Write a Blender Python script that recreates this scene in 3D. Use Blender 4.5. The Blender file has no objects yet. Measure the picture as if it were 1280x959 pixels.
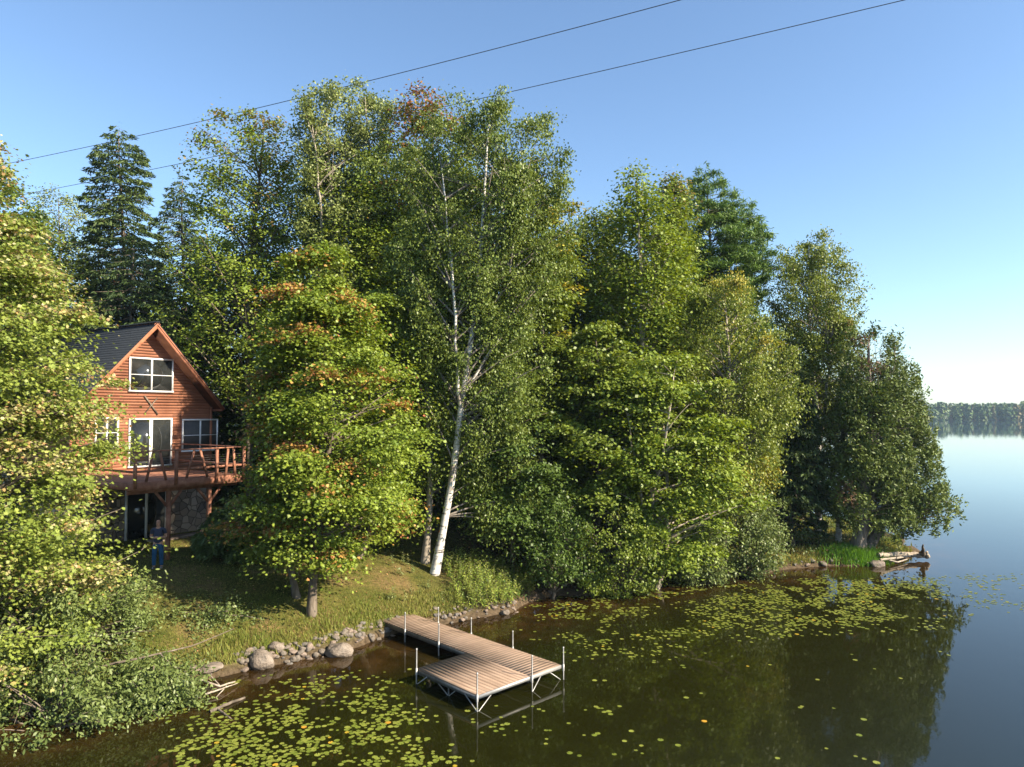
import bpy, bmesh, math, random
import numpy as np
from mathutils import Vector, Matrix

random.seed(7)
R0 = np.random.default_rng(7)
sc = bpy.context.scene
COL = sc.collection

# ------------------------------------------------------------------ camera
F = 888.0; H = 7.5
PITCH = math.atan((515 - 479.5) / F)
cam_d = bpy.data.cameras.new('camera'); cam = bpy.data.objects.new('camera', cam_d); COL.objects.link(cam)
cam.location = (0, 0, H); cam.rotation_euler = (math.pi / 2 + PITCH, 0, 0)
cam_d.sensor_width = 36; cam_d.lens = F / 1280 * 36; cam_d.clip_start = .1; cam_d.clip_end = 8000
sc.camera = cam
cp, sp = math.cos(PITCH), math.sin(PITCH)

def ray(px, py):
    u = (px - 640) / F; v = -(py - 479.5) / F
    return np.array([u, cp - v * sp, sp + v * cp])
def P(px, py, z=0.0):                       # surveyed point on the level z
    r = ray(px, py); t = (z - H) / r[2]
    return np.array([r[0] * t, r[1] * t, z])
def PD(px, py, d):                          # surveyed point at distance d along the view
    r = ray(px, py); t = d / r[1]
    return np.array([r[0] * t, d, H + r[2] * t])
def proj(p):
    p = np.atleast_2d(p); x = p[:, 0]; y = p[:, 1]; z = p[:, 2] - H
    w = y * cp + z * sp; q = -y * sp + z * cp
    return 640 + F * x / w, 479.5 - F * q / w

# ------------------------------------------------------------------ numpy noise
def vnoise(x, y, seed=0):
    xi = np.floor(x).astype(np.int64); yi = np.floor(y).astype(np.int64)
    fx = x - xi; fy = y - yi; fx = fx * fx * (3 - 2 * fx); fy = fy * fy * (3 - 2 * fy)
    def hh(a, b):
        n = (a * 374761393 + b * 668265263 + seed * 974711) & 0x7fffffff
        n = ((n ^ (n >> 13)) * 1274126177) & 0x7fffffff
        return ((n ^ (n >> 16)) & 0xffff) / 65535.0
    return (hh(xi, yi) * (1 - fx) + hh(xi + 1, yi) * fx) * (1 - fy) + (hh(xi, yi + 1) * (1 - fx) + hh(xi + 1, yi + 1) * fx) * fy
def fbm(x, y, s=1.0, o=4, seed=0):
    a = 0; amp = .5; 
    for k in range(o):
        a = a + amp * vnoise(x / s, y / s, seed + k * 17); amp *= .5; s *= .5
    return a / (1 - .5 ** o)

def noise3(P_, s, seed=0):
    q = P_ / s; i = np.floor(q).astype(np.int64); f = q - i; f = f * f * (3 - 2 * f); out = 0
    for dx in (0, 1):
        for dy in (0, 1):
            for dz in (0, 1):
                n = ((i[:, 0] + dx) * 374761393 + (i[:, 1] + dy) * 668265263 + (i[:, 2] + dz) * 2147483647 + seed * 974711) & 0x7fffffff
                n = ((n ^ (n >> 13)) * 1274126177) & 0x7fffffff; v = ((n ^ (n >> 16)) & 0xffff) / 65535.0
                out = out + v * (f[:, 0] if dx else 1 - f[:, 0]) * (f[:, 1] if dy else 1 - f[:, 1]) * (f[:, 2] if dz else 1 - f[:, 2])
    return out

# ------------------------------------------------------------------ shore and terrain
shore_px = [(-200, 900), (-60, 905), (0, 900), (60, 893), (120, 880), (180, 868), (225, 860), (262, 850), (300, 842), (330, 834), (365, 828),
            (400, 820), (440, 812), (470, 800), (500, 792), (530, 786), (560, 780), (600, 772), (640, 766), (655, 756),
            (675, 748), (700, 744), (735, 745), (770, 738), (800, 732), (850, 722), (900, 716), (950, 718), (985, 712),
            (1030, 708), (1070, 708), (1100, 705), (1128, 702), (1140, 696), (1150, 690), (1140, 683)]
shore = [P(*q)[:2] for q in shore_px]
pre = [np.array(q) for q in [(-400, -150), (-200, -60), (-90, -5), (-45, 12), (-26, 16)]]
post = [np.array(q) for q in [(21.5, 39.2), (23, 42), (23, 46), (21, 51), (17, 60), (8, 78), (-14, 105), (-60, 150), (-150, 210), (-400, 330),
                              (-1200, 600), (-3000, 700), (-3000, -600)]]
LAND = np.array(pre + shore + post)
def sdist(x, y):
    x = np.asarray(x, float); y = np.asarray(y, float)
    best = np.full(x.shape, 1e9); ins = np.zeros(x.shape, bool)
    n = len(LAND)
    for i in range(n):
        a = LAND[i]; b = LAND[(i + 1) % n]; d = b - a; L = d @ d
        t = np.clip(((x - a[0]) * d[0] + (y - a[1]) * d[1]) / L, 0, 1)
        best = np.minimum(best, (x - a[0] - t * d[0]) ** 2 + (y - a[1] - t * d[1]) ** 2)
        c = (a[1] > y) != (b[1] > y)
        with np.errstate(divide='ignore', invalid='ignore'):
            xx = (b[0] - a[0]) * (y - a[1]) / (b[1] - a[1] + 1e-12) + a[0]
        ins ^= c & (x < xx)
    return np.where(ins, 1, -1) * np.sqrt(best)
def sstep(a, b, x):
    t = np.clip((x - a) / (b - a), 0, 1); return t * t * (3 - 2 * t)
def ground(x, y):
    x = np.asarray(x, float); y = np.asarray(y, float)
    d = sdist(x, y) + .25 * (fbm(x, y, 1.3, 3, 5) - .5)
    amp = 1.62 - .95 * sstep(-1.5, 6, x) - .2 * sstep(8, 18, x)
    dp = np.maximum(d, 0)
    land = .22 * (1 - np.exp(-dp / .22)) + amp * (1 - np.exp(-(dp / 2.7) ** 1.35)) + .012 * np.minimum(dp, 60)
    land = land + .10 * (fbm(x, y, 2.5, 3, 9) - .5) * np.minimum(dp, 1) + 3 * sstep(60, 300, dp)
    bed = -.9 * (1 - np.exp(-np.maximum(-d, 0) / 3)) - .08
    r = np.hypot(x, y)
    far = sstep(672, 700, y + .12 * x + 12 * np.sin(x / 90)) * 5 - 1
    far = np.maximum(far, sstep(1400, 1800, r) * 12 - 1)
    bed = np.maximum(bed, far * (r > 400) + bed * (r <= 400))
    return np.where(d > 0, land, bed)
def G(x, y): return float(ground(np.array([x]), np.array([y]))[0])
def hit(px, py):
    r = ray(px, py); t = np.linspace(5, 90, 2400)
    xs = r[0] * t; ys = r[1] * t; zs = H + r[2] * t
    g = ground(xs, ys); k = np.argmax(zs < np.maximum(g, 0))
    return np.array([xs[k], ys[k], max(g[k], 0)])

# ------------------------------------------------------------------ materials
def mat(name):
    m = bpy.data.materials.new(name); m.use_nodes = True
    nt = m.node_tree; b = nt.nodes['Principled BSDF']; return m, nt, b
def N(nt, t, **kw):
    n = nt.nodes.new(t)
    for k, v in kw.items():
        if k in n.inputs: n.inputs[k].default_value = v
        else: setattr(n, k, v)
    return n
def ramp(nt, fac, stops):
    r = nt.nodes.new('ShaderNodeValToRGB'); nt.links.new(fac, r.inputs[0])
    e = r.color_ramp.elements
    while len(e) < len(stops): e.new(.5)
    for i, (p, c) in enumerate(stops): e[i].position = p; e[i].color = (*c, 1)
    return r
def noise_mat(name, stops, scale=5, detail=6, rough=.8, bump=.3, bscale=None, stretch=(1, 1, 1), bdist=.02, spec=.3, metal=0):
    m, nt, b = mat(name); L = nt.links.new
    tc = N(nt, 'ShaderNodeTexCoord'); mp = N(nt, 'ShaderNodeMapping'); mp.inputs['Scale'].default_value = stretch
    L(tc.outputs['Object'], mp.inputs[0])
    n = N(nt, 'ShaderNodeTexNoise', Scale=scale, Detail=detail, Roughness=.62); L(mp.outputs[0], n.inputs['Vector'])
    r = ramp(nt, n.outputs[0], stops); L(r.outputs[0], b.inputs['Base Color'])
    n2 = N(nt, 'ShaderNodeTexNoise', Scale=bscale or scale * 3, Detail=5); L(mp.outputs[0], n2.inputs['Vector'])
    bp = N(nt, 'ShaderNodeBump', Strength=bump, Distance=bdist); L(n2.outputs[0], bp.inputs['Height']); L(bp.outputs[0], b.inputs['Normal'])
    b.inputs['Roughness'].default_value = rough; b.inputs['Specular IOR Level'].default_value = spec; b.inputs['Metallic'].default_value = metal
    return m
def leaf_mat(name, trans=.3, rough=.5, spec=.35):
    m, nt, b = mat(name); L = nt.links.new
    a = N(nt, 'ShaderNodeVertexColor'); a.layer_name = 'Col'
    L(a.outputs[0], b.inputs['Base Color']); b.inputs['Roughness'].default_value = rough; b.inputs['Specular IOR Level'].default_value = spec
    t = N(nt, 'ShaderNodeBsdfTranslucent')
    hs = N(nt, 'ShaderNodeHueSaturation', Hue=.485, Saturation=1.1, Value=1.35); L(a.outputs[0], hs.inputs['Color']); L(hs.outputs[0], t.inputs[0])
    mx = N(nt, 'ShaderNodeMixShader', Fac=trans); L(b.outputs[0], mx.inputs[1]); L(t.outputs[0], mx.inputs[2])
    L(mx.outputs[0], nt.nodes['Material Output'].inputs[0])
    return m
M = {}
M['leaf'] = leaf_mat('leaf', .26, .5, .35)
M['glossy_leaf'] = leaf_mat('glossy_leaf', .24, .45, .3)
M['needle'] = leaf_mat('needle', .15, .55, .25)
M['grass'] = leaf_mat('grass_blade', .25, .6, .2)
M['bark'] = noise_mat('grey_brown_bark', [(.3, (.05, .04, .03)), (.5, (.12, .095, .07)), (.7, (.2, .165, .13))], 6, 8, .9, .8, 14, (1, 1, .25), .03)
M['pale_bark'] = noise_mat('pale_bark', [(.3, (.12, .10, .08)), (.5, (.27, .23, .18)), (.7, (.4, .35, .28))], 7, 8, .85, .5, 14, (1, 1, .4), .02)
M['twig'] = noise_mat('birch_twig_bark', [(.3, (.10, .08, .065)), (.5, (.2, .17, .14)), (.7, (.34, .3, .26))], 7, 6, .85, .3)
M['cedar_bark'] = noise_mat('cedar_bark', [(.3, (.07, .055, .045)), (.5, (.17, .14, .115)), (.75, (.3, .25, .21))], 9, 8, .9, 1, 18, (1, 1, .08), .04)
M['drift'] = noise_mat('driftwood', [(.3, (.16, .12, .09)), (.55, (.32, .27, .21)), (.8, (.46, .4, .33))], 8, 8, .85, .7, 20, (1, 1, 1), .02)
def birch_mat():
    m, nt, b = mat('birch_bark'); L = nt.links.new
    tc = N(nt, 'ShaderNodeTexCoord'); mp = N(nt, 'ShaderNodeMapping'); mp.inputs['Scale'].default_value = (1.2, 1.2, 9)
    L(tc.outputs['Object'], mp.inputs[0])
    n = N(nt, 'ShaderNodeTexNoise', Scale=1.6, Detail=6, Roughness=.6); L(mp.outputs[0], n.inputs['Vector'])
    r = ramp(nt, n.outputs[0], [(.33, (.04, .035, .03)), (.40, (.35, .31, .27)), (.47, (.68, .64, .58)), (.7, (.8, .78, .73))]); 
    n3 = N(nt, 'ShaderNodeTexNoise', Scale=1.1, Detail=4); L(tc.outputs['Object'], n3.inputs['Vector'])
    r3 = ramp(nt, n3.outputs[0], [(.36, (.35, .3, .26)), (.46, (.85, .85, .85))])
    mm = N(nt, 'ShaderNodeMix', data_type='RGBA', blend_type='MULTIPLY'); mm.inputs[0].default_value = 1
    L(r.outputs[0], mm.inputs[6]); L(r3.outputs[0], mm.inputs[7]); L(mm.outputs[2], b.inputs['Base Color'])
    bp = N(nt, 'ShaderNodeBump', Strength=.3, Distance=.01); L(n.outputs[0], bp.inputs['Height']); L(bp.outputs[0], b.inputs['Normal'])
    b.inputs['Roughness'].default_value = .7; return m
M['birch'] = birch_mat()
M['rock'] = noise_mat('shore_rock', [(.25, (.06, .05, .04)), (.5, (.15, .125, .10)), (.75, (.25, .215, .175))], 2.2, 8, .85, .6, 9, (1, 1, 1), .04)
M['rock_pink'] = noise_mat('pinkish_rock', [(.25, (.09, .065, .05)), (.5, (.19, .145, .115)), (.75, (.31, .25, .2))], 2.6, 8, .85, .6, 9, (1, 1, 1), .04)
M['rock_dark'] = noise_mat('dark_rock', [(.25, (.05, .045, .04)), (.5, (.14, .125, .11)), (.75, (.26, .23, .2))], 2.6, 8, .8, .6, 9, (1, 1, 1), .04)
M['boulder'] = noise_mat('boulder', [(.25, (.08, .065, .05)), (.5, (.18, .145, .115)), (.75, (.27, .23, .19))], 1.6, 9, .85, .7, 6, (1, 1, 1), .06)
M['metal'] = noise_mat('galvanised_pipe', [(.3, (.11, .11, .11)), (.7, (.2, .2, .195))], 6, 5, .5, .1, 20, metal=.6, spec=.5)
M['white_metal'] = noise_mat('pale_aluminium', [(.3, (.26, .26, .25)), (.7, (.38, .37, .355))], 4, 5, .45, .05, 20, metal=.3, spec=.5)
M['dark_metal'] = noise_mat('cable', [(.3, (.03, .03, .035)), (.7, (.06, .06, .07))], 4, 3, .6, .05)
M['white'] = noise_mat('white_vinyl', [(.3, (.68, .68, .66)), (.7, (.8, .8, .79))], 3, 4, .45, .05)
M['roof'] = noise_mat('asphalt_shingle', [(.3, (.007, .010, .014)), (.5, (.011, .015, .021)), (.7, (.018, .022, .029))], 14, 6, .85, .5, 60, (1, 1, 1), .02)
M['glass'] = noise_mat('window_glass', [(.3, (.012, .014, .014)), (.7, (.03, .032, .03))], 1.2, 4, .04, .02, 3, spec=.6)
M['screen'] = noise_mat('window_screen', [(.3, (.05, .05, .05)), (.7, (.075, .075, .07))], 3, 4, .5, .02, 3)
M['soffit'] = noise_mat('shade_darkened_wood', [(.3, (.07, .03, .018)), (.5, (.11, .045, .025)), (.7, (.15, .065, .035))], 3, 6, .7, .3, 30, (1, 1, 1), .01)  # brown darkened to put the roof overhang's shade into the soffit colour
M['rail'] = noise_mat('weathered_red_wood', [(.3, (.17, .075, .045)), (.5, (.27, .12, .075)), (.7, (.40, .20, .13))], 4, 7, .75, .3, 30, (1, 1, 1), .01)
M['rake'] = noise_mat('rake_board', [(.3, (.25, .095, .05)), (.5, (.33, .13, .068)), (.7, (.39, .16, .088))], 3, 6, .65, .2, 20)

def plank_mat(name, c0, c1, c2, axis, scale=5, rough=.75, board=0, board_axis='X'):
    m, nt, b = mat(name); L = nt.links.new
    tc = N(nt, 'ShaderNodeTexCoord'); mp = N(nt, 'ShaderNodeMapping'); s = [1, 1, 1]; s[axis] = .06; mp.inputs['Scale'].default_value = s
    L(tc.outputs['Object'], mp.inputs[0])
    n = N(nt, 'ShaderNodeTexNoise', Scale=scale * 4, Detail=8, Roughness=.65); L(mp.outputs[0], n.inputs['Vector'])
    r = ramp(nt, n.outputs[0], [(.3, c0), (.5, c1), (.72, c2)])
    a = N(nt, 'ShaderNodeVertexColor'); a.layer_name = 'Col'
    mm = N(nt, 'ShaderNodeMix', data_type='RGBA', blend_type='MULTIPLY'); mm.inputs[0].default_value = 1
    L(r.outputs[0], mm.inputs[6]); L(a.outputs[0], mm.inputs[7]); 
    n5 = N(nt, 'ShaderNodeTexNoise', Scale=.9, Detail=5); L(tc.outputs['Object'], n5.inputs['Vector'])
    r5 = ramp(nt, n5.outputs[0], [(.35, (.72, .7, .68)), (.6, (1, 1, 1))])
    m2 = N(nt, 'ShaderNodeMix', data_type='RGBA', blend_type='MULTIPLY'); m2.inputs[0].default_value = 1
    L(mm.outputs[2], m2.inputs[6]); L(r5.outputs[0], m2.inputs[7]); L(m2.outputs[2], b.inputs['Base Color'])
    bp = N(nt, 'ShaderNodeBump', Strength=.4, Distance=.004); L(n.outputs[0], bp.inputs['Height']); L(bp.outputs[0], b.inputs['Normal'])
    b.inputs['Roughness'].default_value = rough; b.inputs['Specular IOR Level'].default_value = .25
    return m
M['deckx'] = plank_mat('dock_planks_cross', (.19, .13, .09), (.27, .19, .135), (.34, .25, .185), 1)
M['decky'] = plank_mat('dock_planks_long', (.19, .13, .09), (.28, .195, .14), (.36, .265, .195), 0)
M['siding'] = plank_mat('cedar_siding', (.29, .12, .07), (.36, .155, .092), (.42, .19, .115), 0, 3, .6)

# ------------------------------------------------------------------ mesh helpers
def props(o, label=None, cat=None, group=None, kind=None):
    if label: o['label'] = label
    if cat: o['category'] = cat
    if group: o['group'] = group
    if kind: o['kind'] = kind
    return o
def link(name, me, m, parent=None):
    o = bpy.data.objects.new(name, me); COL.objects.link(o)
    if m is not None and not me.materials: me.materials.append(m)
    if parent is not None: o.parent = parent
    return o
def empty(name, loc, label=None, cat=None, group=None, rz=0):
    o = bpy.data.objects.new(name, None); COL.objects.link(o); o.location = loc; o.rotation_euler = (0, 0, rz)
    o.empty_display_size = .2
    return props(o, label, cat, group)
def mesh_np(name, V, Fc, col=None, smooth=False):
    V = np.asarray(V, np.float32); Fc = np.asarray(Fc, np.int32); nf, k = Fc.shape
    me = bpy.data.meshes.new(name); me.vertices.add(len(V)); me.vertices.foreach_set('co', V.ravel())
    me.loops.add(nf * k); me.loops.foreach_set('vertex_index', Fc.ravel())
    me.polygons.add(nf); me.polygons.foreach_set('loop_start', np.arange(0, nf * k, k, dtype=np.int32))
    if smooth: me.polygons.foreach_set('use_smooth', np.ones(nf, bool))
    me.update(calc_edges=True)
    if col is not None:
        a = me.color_attributes.new('Col', 'FLOAT_COLOR', 'POINT')
        c = np.ones((len(V), 4), np.float32); c[:, :3] = col; a.data.foreach_set('color', c.ravel())
    return me
class MB:
    """collects boxes, bars and tubes of quads into one mesh"""
    def __init__(s): s.v = []; s.f = []; s.c = []; s.n = 0
    def add(s, V, Fq, c=1.0):
        V = np.asarray(V, float); s.v.append(V); s.f.append(np.asarray(Fq) + s.n); s.c.append(np.full(len(V), c)); s.n += len(V)
    BF = np.array([(0, 3, 2, 1), (4, 5, 6, 7), (0, 1, 5, 4), (1, 2, 6, 5), (2, 3, 7, 6), (3, 0, 4, 7)])
    def box(s, x0, x1, y0, y1, z0, z1, c=1.0):
        s.add([(x0, y0, z0), (x1, y0, z0), (x1, y1, z0), (x0, y1, z0), (x0, y0, z1), (x1, y0, z1), (x1, y1, z1), (x0, y1, z1)], s.BF, c)
    def bar(s, a, b, w, h, up=(0, 0, 1), c=1.0):
        a = np.array(a, float); b = np.array(b, float); d = b - a; d /= np.linalg.norm(d); up = np.array(up, float)
        sx = np.cross(d, up); sx /= np.linalg.norm(sx) + 1e-9; u = np.cross(sx, d)
        q = [-sx * w / 2 - u * h / 2, sx * w / 2 - u * h / 2, sx * w / 2 + u * h / 2, -sx * w / 2 + u * h / 2]
        s.add([a + k for k in q] + [b + k for k in q], np.array([(0, 3, 2, 1), (4, 5, 6, 7), (0, 1, 5, 4), (1, 2, 6, 5), (2, 3, 7, 6), (3, 0, 4, 7)]), c)
    def tube(s, pts, rad, n=6):
        V, Fq = tube_np(np.array(pts, float), np.array(rad, float) if np.ndim(rad) else np.full(len(pts), rad), n); s.add(V, Fq)
    def build(s, name, m, parent=None, smooth=False, col=False):
        V = np.concatenate(s.v); c = np.concatenate(s.c)[:, None].repeat(3, 1)
        me = mesh_np(name, V, np.concatenate(s.f), c, smooth); return link(name, me, m, parent)
def tube_np(pts, rad, n=6):
    k = len(pts); t = np.gradient(pts, axis=0); t /= np.linalg.norm(t, axis=1)[:, None] + 1e-9
    ref = np.array([0, 0, 1.]) if abs(t[0][2]) < .8 else np.array([1., 0, 0])
    a = np.cross(t, ref); a /= np.linalg.norm(a, axis=1)[:, None] + 1e-9; b = np.cross(t, a)
    th = np.arange(n) / n * 2 * np.pi
    V = pts[:, None, :] + rad[:, None, None] * (np.cos(th)[None, :, None] * a[:, None, :] + np.sin(th)[None, :, None] * b[:, None, :])
    V = V.reshape(-1, 3)
    i = np.arange(k - 1)[:, None] * n; j = np.arange(n)[None, :]; j2 = (j + 1) % n
    Fq = np.stack([i + j, i + j2, i + n + j2, i + n + j], -1).reshape(-1, 4)
    # end cap as a shrunken ring
    e = np.stack([pts[-1]] * n); V = np.concatenate([V, e]); o = (k - 1) * n
    jj = np.arange(n); Fq = np.concatenate([Fq, np.stack([o + jj, o + (jj + 1) % n, o + n + (jj + 1) % n, o + n + jj], -1)])
    return V, Fq
def nrm(v): return v / (np.linalg.norm(v, axis=-1, keepdims=True) + 1e-9)

KITE = np.array([(0, -.5), (.38, -.05), (0, .5), (-.38, -.05)])
NEED = np.array([(0, -.5), (.5, 0), (0, .5), (-.5, 0)])
MAPLE = np.array([(0, -.42), (.2, -.3), (.5, -.12), (.26, .02), (.36, .32), (.1, .2), (0, .55), (-.1, .2), (-.36, .32), (-.26, .02), (-.5, -.12), (-.2, -.3)])
OVAL = np.array([(0, -.5), (.22, -.2), (.25, .12), (0, .5), (-.25, .12), (-.22, -.2)])
def leaves(C, nor, tip, size, width, tmpl, fold=0.0):
    nor = nrm(nor); tip = nrm(tip - nor * (tip * nor).sum(-1, keepdims=True)); side = np.cross(nor, tip)
    k = len(tmpl)
    V = C[:, None, :] + size[:, None, None] * (tmpl[None, :, 0, None] * width * side[:, None, :] + tmpl[None, :, 1, None] * tip[:, None, :])
    if fold: V = V + size[:, None, None] * fold * np.abs(tmpl[None, :, 0, None]) * nor[:, None, :]
    return V.reshape(-1, 3), np.arange(len(C) * k).reshape(-1, k)

# ------------------------------------------------------------------ trees
PAL = {  # (colour a, colour b)
    'maple': ((.085, .135, .018), (.205, .25, .036)),
    'maple_bright': ((.10, .165, .018), (.24, .29, .036)),
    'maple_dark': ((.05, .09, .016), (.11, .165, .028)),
    'maple_pale': ((.12, .175, .026), (.25, .29, .055)),
    'birch': ((.08, .125, .022), (.19, .235, .05)),
    'birch_yellow': ((.10, .145, .020), (.235, .27, .048)),
    'poplar': ((.125, .165, .04), (.25, .285, .085)),
    'willow': ((.08, .12, .028), (.185, .225, .07)),
    'spruce': ((.045, .08, .024), (.12, .165, .05)),
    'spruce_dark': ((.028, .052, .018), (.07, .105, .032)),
    'pine': ((.06, .115, .020), (.13, .21, .038)),
    'cedar': ((.06, .095, .02), (.145, .185, .045)),
}
CFG = {  # rise, sprays per branch, spray sigma xy/z, size, width, template, material, bark
    'maple': dict(rise=.45, ns=12, sg=(.36, .09), size=.17, w=.95, t=KITE, m='leaf', b='bark', nz=1.4),
    'birch': dict(rise=.75, ns=14, sg=(.22, .36), size=.12, w=.85, t=KITE, m='glossy_leaf', b='birch', nz=.3),
    'poplar': dict(rise=.9, ns=12, sg=(.26, .24), size=.14, w=1.0, t=KITE, m='glossy_leaf', b='pale_bark', nz=.5),
    'willow': dict(rise=.8, ns=8, sg=(.18, .15), size=.12, w=.8, t=KITE, m='glossy_leaf', b='bark', nz=.5),
    'spruce': dict(m='needle', b='bark'), 'pine': dict(m='needle', b='bark'), 'cedar': dict(m='needle', b='cedar_bark'),
}
def envelope(env, d):
    zs, cx, rr = [], [], []
    for (py, xl, xr) in env:
        c = PD((xl + xr) / 2, py, d); zs.append(c[2]); cx.append(c[0]); rr.append(max(.05, (xr - xl) / 2 / F * d))
    o = np.argsort(zs); return np.array(zs)[o], np.array(cx)[o], np.array(rr)[o]
def tree(name, label, cat, kind, pal, d, bpx, env, nl, seed, group=None, nb=None, stems=None, autumn=(0, (.4, .1, .03)), bark=None,
         r0=None, base=None, tpx=None, cback=0.0, void=.42, depth=.85, size=None, tmpl=None, twigs=True, lump=.32, autumn_top=0, clump=None):
    r = np.random.default_rng(seed); cf = dict(CFG[kind])
    if size: cf['size'] = size
    if tmpl is not None: cf['t'] = tmpl
    farm = kind == 'maple' and d > 33
    if farm: cf['sg'] = (.42, .24); cf['rise'] = .75; void -= .07; nl = int(nl * 1.15)
    zs, cx, rr = envelope(env, d)
    if base is None:
        bx = PD(bpx, 515, d)[0]; base = np.array([bx, d, G(bx, d) - .12])
    ztop = zs[-1]; ht = ztop - base[2]
    def ctr(z): return np.interp(z, np.concatenate([[base[2]], zs]), np.concatenate([[base[0]], cx]))
    # trunk
    nt_ = 12; tz = np.linspace(0, 1, nt_); z = base[2] + tz * ht * .97
    wob = .012 * ht * np.sin(tz * 5 + seed)
    tx = np.interp(z, [base[2], zs[0], (zs[0] + ztop) / 2, ztop], [base[0], base[0] * .5 + ctr(zs[0]) * .5, ctr((zs[0] + ztop) / 2), cx[-1]]) + wob * tz * (1 - tz) * 3
    ty = d + wob * .7 * tz * (1 - tz) * 3 + np.zeros(nt_)
    if tpx:
        tp = np.array([base] + [PD(a, b_, d) for a, b_ in tpx]); tx = np.interp(z, tp[:, 2], tp[:, 0]) + wob * .15 * tz
    trunk = np.stack([tx, ty, z], 1)
    R_ = r0 or (.0085 * ht + .03)
    trad = R_ * (1 - tz) ** .8 * .95 + .018; trad[0] *= 1.35
    def tpt(zz): return np.stack([np.interp(zz, z, tx), np.interp(zz, z, ty), zz], -1)
    def trd(zz): return np.interp(zz, z, trad)
    tv = MB(); tv.tube(trunk - base, trad, 9); bw = MB(); bw.tube(trunk - base, trad * .4, 5)
    stempaths = [trunk]
    if stems:
        for sx in stems:
            pts = np.array([PD(a, b_, d + dd) for (a, b_, dd) in sx['p']]); 
            q = np.linspace(0, 1, 10); src = np.linspace(0, 1, len(pts))
            pts = np.stack([np.interp(q, src, pts[:, i]) for i in range(3)], 1); pts[1:-1] += r.normal(0, .05, (8, 3))
            tv.tube(pts - base, np.linspace(sx['r'], .025, 10), 7); bw.tube(pts - base, np.linspace(sx['r'], .025, 10) * .5, 4); stempaths.append(pts)
    # branches
    area = None
    zmin = zs[0]; span = ztop - zmin
    conif = kind in ('spruce', 'pine', 'cedar')
    if nb and not conif: nb = int(nb * (.85 if farm else .56 if kind == 'maple' else .68 if kind in ('birch', 'poplar') else 1))
    if nb is None: nb = {'spruce': 190, 'pine': 110, 'cedar': 200}.get(kind, 120)
    zz = np.linspace(zmin, ztop, 200); w = np.interp(zz, zs, rr) ** (1.0 if not conif else .8) + .15; cw = np.cumsum(w); cw /= cw[-1]
    u = (np.arange(nb) + r.random(nb) * .9) / nb; zt = np.interp(u, cw, zz)
    th = np.arange(nb) * 2.39996 + r.normal(0, .35, nb)
    Rr = np.interp(zt, zs, rr)
    ln = fbm(th / 6.283 * 4 + 50, zt / max(span, .1) * 9 + seed, 1.0, 2, seed)
    fac = (1 - lump + 2 * lump * ln) * (.80 + .32 * r.random(nb)) + .22 * (r.random(nb) < .10)
    if conif: fac = (.78 if kind == 'spruce' else .80) + (.34 if kind == 'spruce' else .42) * ln + (.12 * r.normal(0, 1, nb) if kind == 'spruce' else 0) + .10 * r.random(nb)
    tipx = ctr(zt) + Rr * fac * np.cos(th); tipy = d + cback + Rr * fac * np.sin(th) * depth
    if not conif:
        up = r.random(nb) < .16; zt = np.where(up, np.minimum(zt + Rr * .55, ztop + .25), zt)
    rise = {'spruce': -.22, 'pine': .12, 'cedar': .35}.get(kind, cf.get('rise', .5))
    z0 = np.clip(zt - rise * Rr * fac * (1 + .3 * r.normal(0, 1, nb)), base[2] + .12 * ht if zmin > base[2] + 1 else base[2] + .1, ztop - .15)
    O = tpt(z0)
    if len(stempaths) > 1:      # start some branches on the other stems
        for i in range(nb):
            k = r.integers(0, len(stempaths))
            if k:
                s_ = stempaths[k]; j = np.argmin(np.abs(s_[:, 2] - z0[i])); O[i] = s_[j]
    T = np.stack([tipx, tipy, zt], 1)
    if kind == 'spruce': Cc = O * .45 + T * .55 + np.array([0, 0, -.03]) * np.linalg.norm(T - O, axis=1)[:, None]
    else: Cc = O * .5 + T * .5 + np.array([0, 0, .10]) * np.linalg.norm(T - O, axis=1)[:, None]
    L = np.linalg.norm(T - O, axis=1)
    q = np.linspace(0, 1, 6)[:, None]
    for i in range(nb):
        pts = (1 - q) ** 2 * O[i] + 2 * q * (1 - q) * Cc[i] + q ** 2 * T[i]
        br = min(trd(z0[i]) * .55, .012 + .011 * L[i])
        bw.tube(pts - base, np.linspace(br, .005, 6), 5 if L[i] > 2 else 4)
    # sprays
    a, b2 = PAL[pal]; a = np.array(a); b2 = np.array(b2)
    if not conif:
        ns = cf['ns']; NS = nb * ns; ib = np.repeat(np.arange(nb), ns); s = .28 + .74 * r.random(NS) ** .75
        q1 = s[:, None]; C = (1 - q1) ** 2 * O[ib] + 2 * q1 * (1 - q1) * Cc[ib] + q1 ** 2 * T[ib]
        dirn = nrm(T[ib] - O[ib]); side = nrm(np.cross(dirn, [0, 0, 1.]) + 1e-6)
        off = r.normal(0, .24 if kind == 'maple' else .2, NS) * L[ib] * (1.15 - s)
        C2 = C + side * off[:, None] + np.array([0, 0, 1.]) * (r.normal(0, .10 if farm else .035 if kind == 'maple' else .09, NS) * L[ib] * (1.15 - s) * 1.2)[:, None] + dirn * np.abs(off)[:, None] * .5
        vn = .6 * noise3(C2 + seed * 3.1, 1.5, seed) + .4 * noise3(C2 + 40, .7, seed + 1)
        keep = (vn > void + .10 * (r.random(NS) - .5)) | (s > .97); C2 = C2[keep]; ib = ib[keep]; s = s[keep]; off = off[keep]; C = C[keep]; NS = len(C2)
        if twigs:
            for i in np.nonzero(np.abs(off) > .12)[0][::2]:
                bw.tube(np.stack([C[i], (C[i] + C2[i]) / 2 + [0, 0, .03], C2[i]]) - base, np.array([.012, .009, .004]), 3)
        k = max(4, int(nl / NS)); kk = np.maximum(2, (k * (.4 + 1.2 * r.random(NS))).astype(int)); il = np.repeat(np.arange(NS), kk); n = len(il)
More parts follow.
